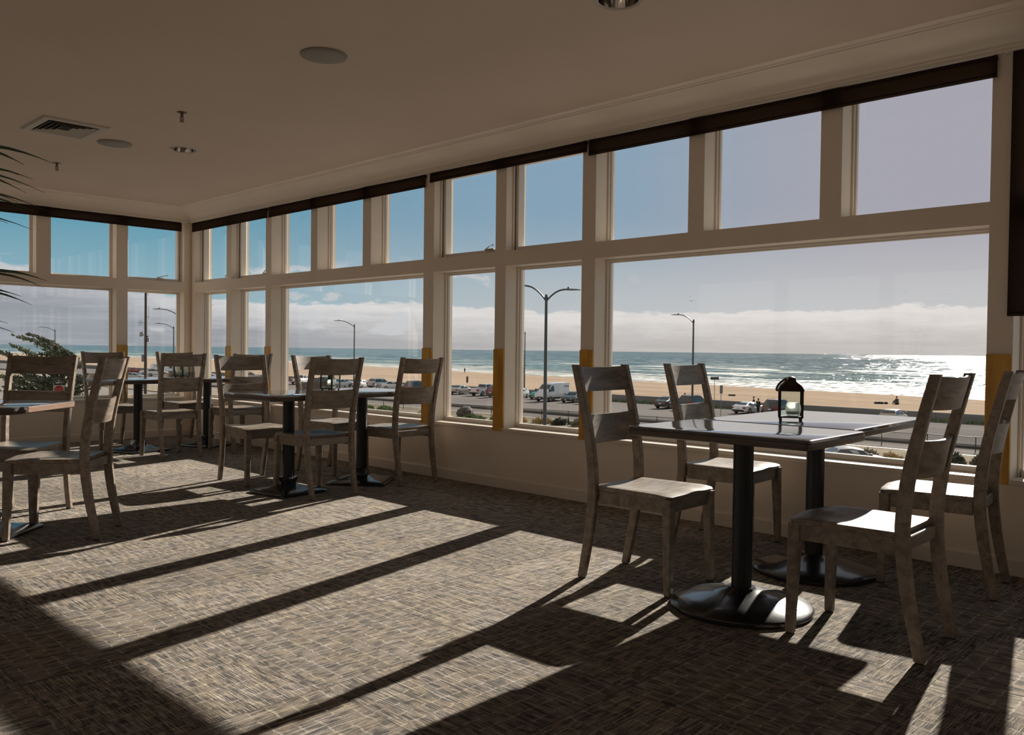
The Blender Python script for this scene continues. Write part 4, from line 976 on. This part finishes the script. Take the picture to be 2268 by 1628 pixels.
def car(kind, x, y, heading, color, cname, label, plate=True):
    K = KINDS[kind]; st_ = K['st']; c0, c1 = K['cab']
    nm = {'van': 'cargo_van', 'pickup': 'pickup_truck', 'suv': 'sport_utility_vehicle', 'hatch': 'hatchback_car', 'coupe': 'coupe_car'}.get(kind, 'sedan_car')
    cat = {'van': 'van', 'pickup': 'truck'}.get(kind, 'car')
    t = thing(nm, label, cat, (x, y, GZ), rad(heading), group='vehicles parked by the beach')
    pm = paint(cname, color); R = []
    for (px_, zb, zl, zr, w1, w2) in st_:
        zm = zb+(zl-zb)*0.55
        R.append([(px_, -w1*0.90, zb), (px_, -w1, zb+(zl-zb)*0.18), (px_, -w1*1.0, zm), (px_, -w1*0.975, zl), (px_, -w2, zr-0.035*(zr > zl+.2)), (px_, -w2*0.72, zr),
                  (px_, w2*0.72, zr), (px_, w2, zr-0.035*(zr > zl+.2)), (px_, w1*0.975, zl), (px_, w1, zm), (px_, w1, zb+(zl-zb)*0.18), (px_, w1*0.90, zb)])
    MB().rings(R).build('body', pm, t, smooth=True)
    def lerp(a, b, f): return tuple(p+(q-p)*f for p, q in zip(a, b))
    # side windows follow the body loft, slightly proud of it
    ws = c0+1; we = c1-1
    for s in (-1, 1):
        def P(i, f): 
            q = st_[i]; w_ = q[4]*0.975+(q[5]-q[4]*0.975)*f
            return (q[0], s*(w_+0.012), q[2]+(q[3]-q[2])*f)
        idx = list(range(c0+1, we+1)) if kind not in ('van',) else [c0+1, c0+2]
        m = MB(); lo_, hi_ = 0.10, 0.86
        if kind == 'van':
            a = [(2.02, 1.40), (1.98, 1.48), (1.40, 2.12), (0.98, 2.14), (0.98, 1.40)]
            m.add([(p, s*(1.03+0.012-(q-1.38)*0.15), q) for p, q in a], [(0, 1, 2, 3, 4)])
            m.build('side_window', M_CGL, t)
            continue
        front = lerp(P(c0, 0.2), P(c0+1, 0.15), 0.35); 
        pl = [front] + [P(i, hi_) for i in idx] + ([lerp(P(we, 0.35), P(c1, 0.6), 0.55)] if kind != 'pickup' else []) + [P(i, lo_) for i in reversed(idx)]
        m.add(pl, [tuple(range(len(pl)))]); m.build('side_window', M_CGL, t)
        mid = (st_[idx[0]][0]+st_[idx[-1]][0])/2-0.05
        q0 = st_[idx[0]]; 
        MB().box(mid-0.04, mid+0.04, s*(q0[4]*0.96+0.012), s*(q0[5]+0.02), q0[2]+0.02, st_[idx[min(1, len(idx)-1)]][3]-0.12)
    def slope(i0, i1, f0, f1, name, off):
        a, b_ = st_[i0], st_[i1]
        def Q(f, s):
            px_ = a[0]+(b_[0]-a[0])*f; z = a[3]+(b_[3]-a[3])*f; w_ = (a[5]+(b_[5]-a[5])*f)*0.90
            return (px_+off*0.010, s*w_, z+0.012)
        MB().add([Q(f0, -1), Q(f0, 1), Q(f1, 1), Q(f1, -1)], [(0, 1, 2, 3)]).build(name, M_CGL, t)
    slope(c0 if kind != 'van' else 3, (c0+1) if kind != 'van' else 4, 0.10, 0.90, 'windshield', 1)
    if kind != 'van': slope(c1, c1-1, 0.15, 0.90, 'rear_window', -1)
    r = K['r']
    for wx in K['wb']:
        for s in (-1, 1):
            wy = s*(K['W']-0.10); m = MB(); n = 20; R = []
            for q, rr in ((-0.11, r*0.9), (-0.10, r), (0.10, r), (0.118, r*0.9), (0.118, r*0.66)):
                R.append([(wx+rr*cos(2*pi*k/n), wy+s*q, r+rr*sin(2*pi*k/n)) for k in range(n)])
            wo_ = m.rings(R).build('wheel', M_TYRE, t, smooth=True)
            m = MB(); m.rings([[(wx+rr*cos(2*pi*k/n), wy+s*q, r+rr*sin(2*pi*k/n)) for k in range(n)] for q, rr in ((0.10, r*0.66), (0.122, r*0.62), (0.128, r*0.2))])
            m.build('rim', M_RIM, wo_, smooth=True)
    L0, L1 = st_[0][0], st_[-1][0]
    zf = (st_[1][1]+st_[1][2])/2
    MB().box(L0-0.14, L0+0.03, -st_[0][4]*0.98, st_[0][4]*0.98, st_[0][1]-0.04, st_[0][1]+0.16).build('front_bumper', M_TRIMB, t, bevel=0.04)
    MB().box(L1-0.03, L1+0.14, -st_[-1][4]*0.98, st_[-1][4]*0.98, st_[-1][1]-0.04, st_[-1][1]+0.16).build('rear_bumper', M_TRIMB, t, bevel=0.04)
    MB().box(L0-0.02, L0+0.025, -0.40, 0.40, st_[0][2]-0.16, st_[0][2]-0.02).build('grille', M_TRIMB, t)
    for s in (-1, 1):
        z1 = st_[1][2]-0.04
        MB().box(L0-0.22, L0-0.05, s*0.50, s*st_[1][4]*0.985, z1-0.15, z1).build('headlight', M_HEAD, t, bevel=0.03)
        zt = st_[-2][2]-0.08
        MB().box(L1-0.01+0.0, L1+0.20, s*0.58 if kind != 'van' else s*0.86, s*(st_[-2][4]*0.99), zt-(0.18 if kind in ('sedan', 'coupe') else 0.34), zt).build('tail_light', M_TAIL, t, bevel=0.02)
        if kind != 'van' or s: 
            mx = st_[c0+1][0]+0.35; mz = st_[c0][2]+0.12
            MB().box(mx-0.10, mx+0.06, s*(K['W']+0.02), s*(K['W']+0.20), mz, mz+(0.16 if kind != 'van' else 0.34)).build('mirror', M_TRIMB, t, bevel=0.03)
    if plate:
        MB().box(L0+0.02, L0+0.04, -0.16, 0.16, st_[0][1]+0.02, st_[0][1]+0.15).build('number_plate', M_PLT, t)
        MB().box(L1-0.04, L1-0.02, -0.16, 0.16, st_[-1][1]+0.22, st_[-1][1]+0.36).build('number_plate', M_PLT, t)
    if kind == 'suv':
        for s in (-1, 1): MB().tube([(0.3, s*0.66, 1.74), (0.2, s*0.66, 1.82), (-1.5, s*0.66, 1.82), (-1.6, s*0.66, 1.74)], 0.02, 6).build('roof_rack', M_TRIMB, t)
    if kind == 'pickup':
        MB().box(-2.46, -0.86, -0.80, 0.80, 1.165, 1.19).build('bed_opening', M_TRIMB, t)
    if kind == 'van':
        MB().box(-2.9, 2.86, -1.045, 1.045, 0.40, 0.62).build('lower_cladding', M_TRIMB, t, bevel=0.03)
        for s in (-1,): text('Hertz', 0.46, M_SIGND, t, (-2.05, s*1.02, 2.05), (pi/2+0.11, 0, 0), ext=0.004)
        text('Hertz', 0.46, M_SIGND, t, (-2.05, 1.02, 2.05), (pi/2+0.11, 0, pi), ext=0.004)
    return t
WHITE = (0.62, 0.63, 0.64); SILV = (0.36, 0.36, 0.36); BEIGE = (0.34, 0.31, 0.27); DARK = (0.030, 0.034, 0.040); MAROON = (0.13, 0.018, 0.025)
car('sedan', 84.3, 87.3, 12, BEIGE, 'beige', 'beige sedan at the left of the parking row, beside the white pickup truck')
car('pickup', 84.6, 82.3, 5, WHITE, 'white', 'white pickup truck parked between the beige sedan and the maroon car')
car('suv', 83.8, 78.2, 4, MAROON, 'maroon', 'maroon sport utility vehicle partly hidden by an amber board')
car('hatch', 83.7, 74.6, 196, WHITE, 'white', 'white hatchback left of the big white van')
car('van', 82.9, 67.3, 187, WHITE, 'white', 'big white cargo van with dark lettering on its side behind the double-arm lamp')
car('sedan', 83.2, 63.6, 190, DARK, 'charcoal', 'dark sedan parked right of the white van, front facing the camera')
car('suv', 83.3, 60.4, 184, WHITE, 'white', 'white sport utility vehicle hidden behind the amber board right of the van')
car('pickup', 82.6, 130.5, 40, WHITE, 'white', 'white pickup truck in the wide window left of the middle table chair')
car('suv', 81.5, 119.6, 20, DARK, 'charcoal', 'dark vehicle seen beside the lantern on the middle table')
car('sedan', 82.3, 116.8, 178, WHITE, 'white', 'white car just right of the middle table lantern')
car('sedan', 84.0, 113.0, 30, WHITE, 'white', 'white sedan seen between the lamp post and chair right of the middle table')
car('suv', 84.8, 108.6, 6, SILV, 'silver', 'small silver vehicle at the start of the car row over the middle table')
car('sedan', 84.5, 104.6, -28, WHITE, 'white', 'white sedan at the right end of the car row above the middle table')
car('suv', 84.0, 97.6, 8, DARK, 'charcoal', 'dark vehicle framed by the back of the right chair of the middle table')
car('sedan', 82.6, 206.5, -20, (0.22, 0.02, 0.025), 'red', 'small red car far away left of the utility pole')
car('sedan', 80.0, 192.0, -25, WHITE, 'white', 'distant white car just right of the red car')
car('suv', 78.0, 183.0, -30, WHITE, 'white', 'distant white vehicle right of the utility pole, partly behind a chair')
car('sedan', 66.2, 166.5, -42, SILV, 'silver', 'silver sedan seen just above the far corner table')
car('van', 86.6, 199.5, -5, WHITE, 'white', 'distant white van seen between the slats of the corner chair')
car('sedan', 84.0, 172.0, -25, WHITE, 'white', 'tiny white car left of the amber board by the room corner')
car('suv', 84.0, 152.0, -25, SILV, 'silver', 'tiny silver vehicle right of the amber board nearest the corner')
car('sedan', 84.1, 49.1, 6, (0.055, 0.06, 0.07), 'slate', 'slate sedan seen from behind, left of the second chair of the near table')
car('suv', 84.4, 45.7, 0, DARK, 'charcoal', 'dark vehicle seen through the back of the second chair at the near table')
car('coupe', 84.4, 38.35, -4, WHITE, 'white', 'white coupe parked behind the near table, seen from the rear')
car('suv', 84.9, 35.0, 2, (0.018, 0.016, 0.016), 'black', 'black sport utility vehicle left of the near table lantern')
car('hatch', 82.6, 21.6, 4, (0.38, 0.33, 0.25), 'tan', 'tan car whose roof shows above the right end of the near table')
car('sedan', 45.2, 10.2, -52, SILV, 'silver', 'silver car close below the big window, mostly hidden by its sill')
# raised teal tailgate of a car behind the van
t = car('hatch', 85.2, 71.3, 186, (0.02, 0.24, 0.22), 'teal', 'teal hatchback with its tailgate raised, between the white hatchback and the van')
m = MB().rings([[(-1.55, -0.62, 1.50), (-1.55, 0.62, 1.50), (-1.55, 0.62, 1.44), (-1.55, -0.62, 1.44)], [(-2.55, -0.66, 1.98), (-2.55, 0.66, 1.98), (-2.55, 0.66, 1.90), (-2.55, -0.66, 1.90)]])
m.build('tailgate', MATS['paint_teal'], t, bevel=0.02)

# ------------------------------------------------------------------ people
def person(x, y, z, heading, top_c, leg_c, label, pose='stand', scale=1.0, hair_c=(0.02, 0.015, 0.012)):
    t = thing('person', label, 'person', (x, y, z), rad(heading))
    t.scale = (scale,)*3
    J = {'pel': (0, 0, .96), 'ch': (0.01, 0, 1.22), 'up': (0, 0, 1.42), 'nk': (0.015, 0, 1.51), 'hd': (0.03, 0, 1.60), 'ht': (0.02, 0, 1.70),
         'hl': (0, .10, .92), 'kl': (0.03, .11, .50), 'al': (-0.02, .12, .09), 'tl': (0.12, .13, .04), 'hr': (0, -.10, .92), 'kr': (0.02, -.11, .50), 'ar': (-0.04, -.12, .09), 'tr': (0.10, -.13, .04),
         'sl': (0, .19, 1.40), 'el': (-0.02, .25, 1.12), 'wl': (0.08, .24, .88), 'fl': (0.12, .23, .78), 'sr': (0, -.19, 1.40), 'er': (-0.02, -.25, 1.12), 'wr': (0.08, -.24, .88), 'fr': (0.12, -.23, .78)}
    if pose == 'sit':
        J.update({'pel': (0, 0, .16), 'ch': (-.04, 0, .44), 'up': (0.02, 0, .64), 'nk': (0.06, 0, .73), 'hd': (0.09, 0, .82), 'ht': (0.09, 0, .92), 'hl': (0.02, .10, .15), 'kl': (.36, .14, .42), 'al': (.52, .14, .08), 'tl': (.66, .14, .05), 'hr': (0.02, -.10, .15), 'kr': (.36, -.14, .42), 'ar': (.52, -.14, .08), 'tr': (.66, -.14, .05),
                  'sl': (0.02, .19, .62), 'el': (.14, .24, .40), 'wl': (.34, .18, .44), 'fl': (.42, .16, .44), 'sr': (0.02, -.19, .62), 'er': (.14, -.24, .40), 'wr': (.34, -.18, .44), 'fr': (.42, -.16, .44)})
    Rr = {'pel': .145, 'ch': .14, 'up': .13, 'nk': .062, 'hd': .098, 'ht': .085, 'hl': .095, 'kl': .062, 'al': .045, 'tl': .04, 'sl': .075, 'el': .050, 'wl': .038, 'fl': .035}
    E_ = [('pel','ch'),('ch','up'),('up','nk'),('nk','hd'),('hd','ht'),('pel','hl'),('hl','kl'),('kl','al'),('al','tl'),('pel','hr'),('hr','kr'),('kr','ar'),('ar','tr'),('up','sl'),('sl','el'),('el','wl'),('wl','fl'),('up','sr'),('sr','er'),('er','wr'),('wr','fr')]
    def skin(name, keys, extra, mat, parent):
        ks = [k for k in J if k in keys]; me = bpy.data.meshes.new(name)
        me.from_pydata([J[k] for k in ks], [(ks.index(a), ks.index(b)) for a, b in E_ if a in ks and b in ks], [])
        o = bpy.data.objects.new(name, me); COL.objects.link(o); o.parent = parent
        md = o.modifiers.new('skin', 'SKIN')
        for k, sv in zip(ks, me.skin_vertices[0].data):
            kk = k if k in Rr else k[:-1]+'l'
            r = Rr[kk]+extra; sv.radius = (r, r); sv.use_root = False
        me.skin_vertices[0].data[0].use_root = True
        s_ = o.modifiers.new('sub', 'SUBSURF'); s_.levels = 1; s_.render_levels = 1
        me.materials.append(mat); return o
    sk = pmat('skin_tone', (0.30, 0.18, 0.12), 0.6)
    bd = skin('body', set(J), 0.0, sk, t)
    skin('jacket', {'pel','ch','up','sl','el','wl','sr','er','wr'}, 0.022, pmat('cloth_%02x%02x%02x' % tuple(int(c*255) for c in top_c), top_c, 0.9), t)
    skin('trousers', {'pel','hl','kl','al','hr','kr','ar'}, 0.016, pmat('cloth_%02x%02x%02x' % tuple(int(c*255) for c in leg_c), leg_c, 0.9), t)
    hx, hy, hz = J['ht']
    MB().lathe([(0.0, 0.10), (0.07, 0.075), (0.105, 0.0), (0.098, -0.07), (0.0, -0.06)], hx-0.025, hy, hz, n=12).build('hair', pmat('hair_dark', hair_c, 0.8), t, smooth=True)
    return t
NAVY = (0.018, 0.020, 0.026); BLK = (0.012, 0.012, 0.013)
person(87.3, 48.9, GZ, 200, BLK, BLK, 'person in black standing among the cars seen through the second near chair', scale=1.0)
person(87.4, 39.45, GZ, 120, NAVY, (0.05, 0.05, 0.055), 'person in a dark jacket behind the white coupe, the left of two', scale=1.0)
person(84.0, 37.05, GZ, 160, BLK, NAVY, 'taller dark figure right of the white coupe, head bowed', scale=1.0)
person(128.9, 38.0, -6.44, 150, BLK, NAVY, 'person in black sitting on the beach beside a pile of gear', pose='sit', scale=1.25)
gm = MB(); rnd = random.Random(8)
for k in range(7):
    gx, gy = rnd.uniform(-.8, .8), rnd.uniform(-.3, .3); gm.lathe([(0.0, 0.0), (0.26, 0.02), (0.30, 0.15), (0.2, 0.32), (0.0, 0.38)], gx, gy, 0, n=10)
tag(gm.build('gear_pile', pmat('dark_gear', (0.014, 0.014, 0.013), 0.85), loc=(127.8, 40.1, -6.44), rz=rad(-45)), 'low dark pile of gear on the sand beside the sitting person', 'gear')
person(208.0, 221.0, -7.45, 90, NAVY, BLK, 'tiny person walking at the water line left of the amber boards', scale=1.1)

# ------------------------------------------------------------------ gulls
M_GULL = pmat('gull_dark', (0.05, 0.05, 0.055), 0.7)
def gull(x, y, z, s, heading, label):
    t = thing('gull', label, 'bird', (x, y, z), rad(heading), group='gulls in the sky'); t.scale = (s,)*3
    b_ = MB().rings([[(px_, r*cos(k*pi/4), r*0.9*sin(k*pi/4)) for k in range(8)] for px_, r in ((0.32, 0.01), (0.26, 0.05), (0.20, 0.045), (0.08, 0.085), (-0.10, 0.075), (-0.25, 0.03), (-0.38, 0.02))])
    b_.build('body', M_GULL, t, smooth=True)
    for sd in (-1, 1):
        R = []
        for f, ch, zz, xx in ((0.0, 0.20, 0.03, 0.0), (0.35, 0.18, 0.16, 0.05), (0.7, 0.12, 0.12, -0.02), (1.0, 0.02, 0.02, -0.18)):
            yy = sd*(0.06+0.62*f); R.append([(xx+ch*0.5, yy, zz), (xx, yy, zz+0.015), (xx-ch*0.5, yy, zz), (xx, yy, zz-0.01)])
        MB().rings(R).build('wing', M_GULL, t, smooth=True)
gull(47.0, 22.6, 4.71, 0.42, 40, 'dark gull flying above the single-arm lamp behind the near chairs')
gull(60.0, 31.0, 6.0, 0.20, 10, 'tiny faint gull above the larger dark gull')
gull(35.0, 70.0, 5.2, 0.42, 70, 'faint gull in the left window above the cypress')
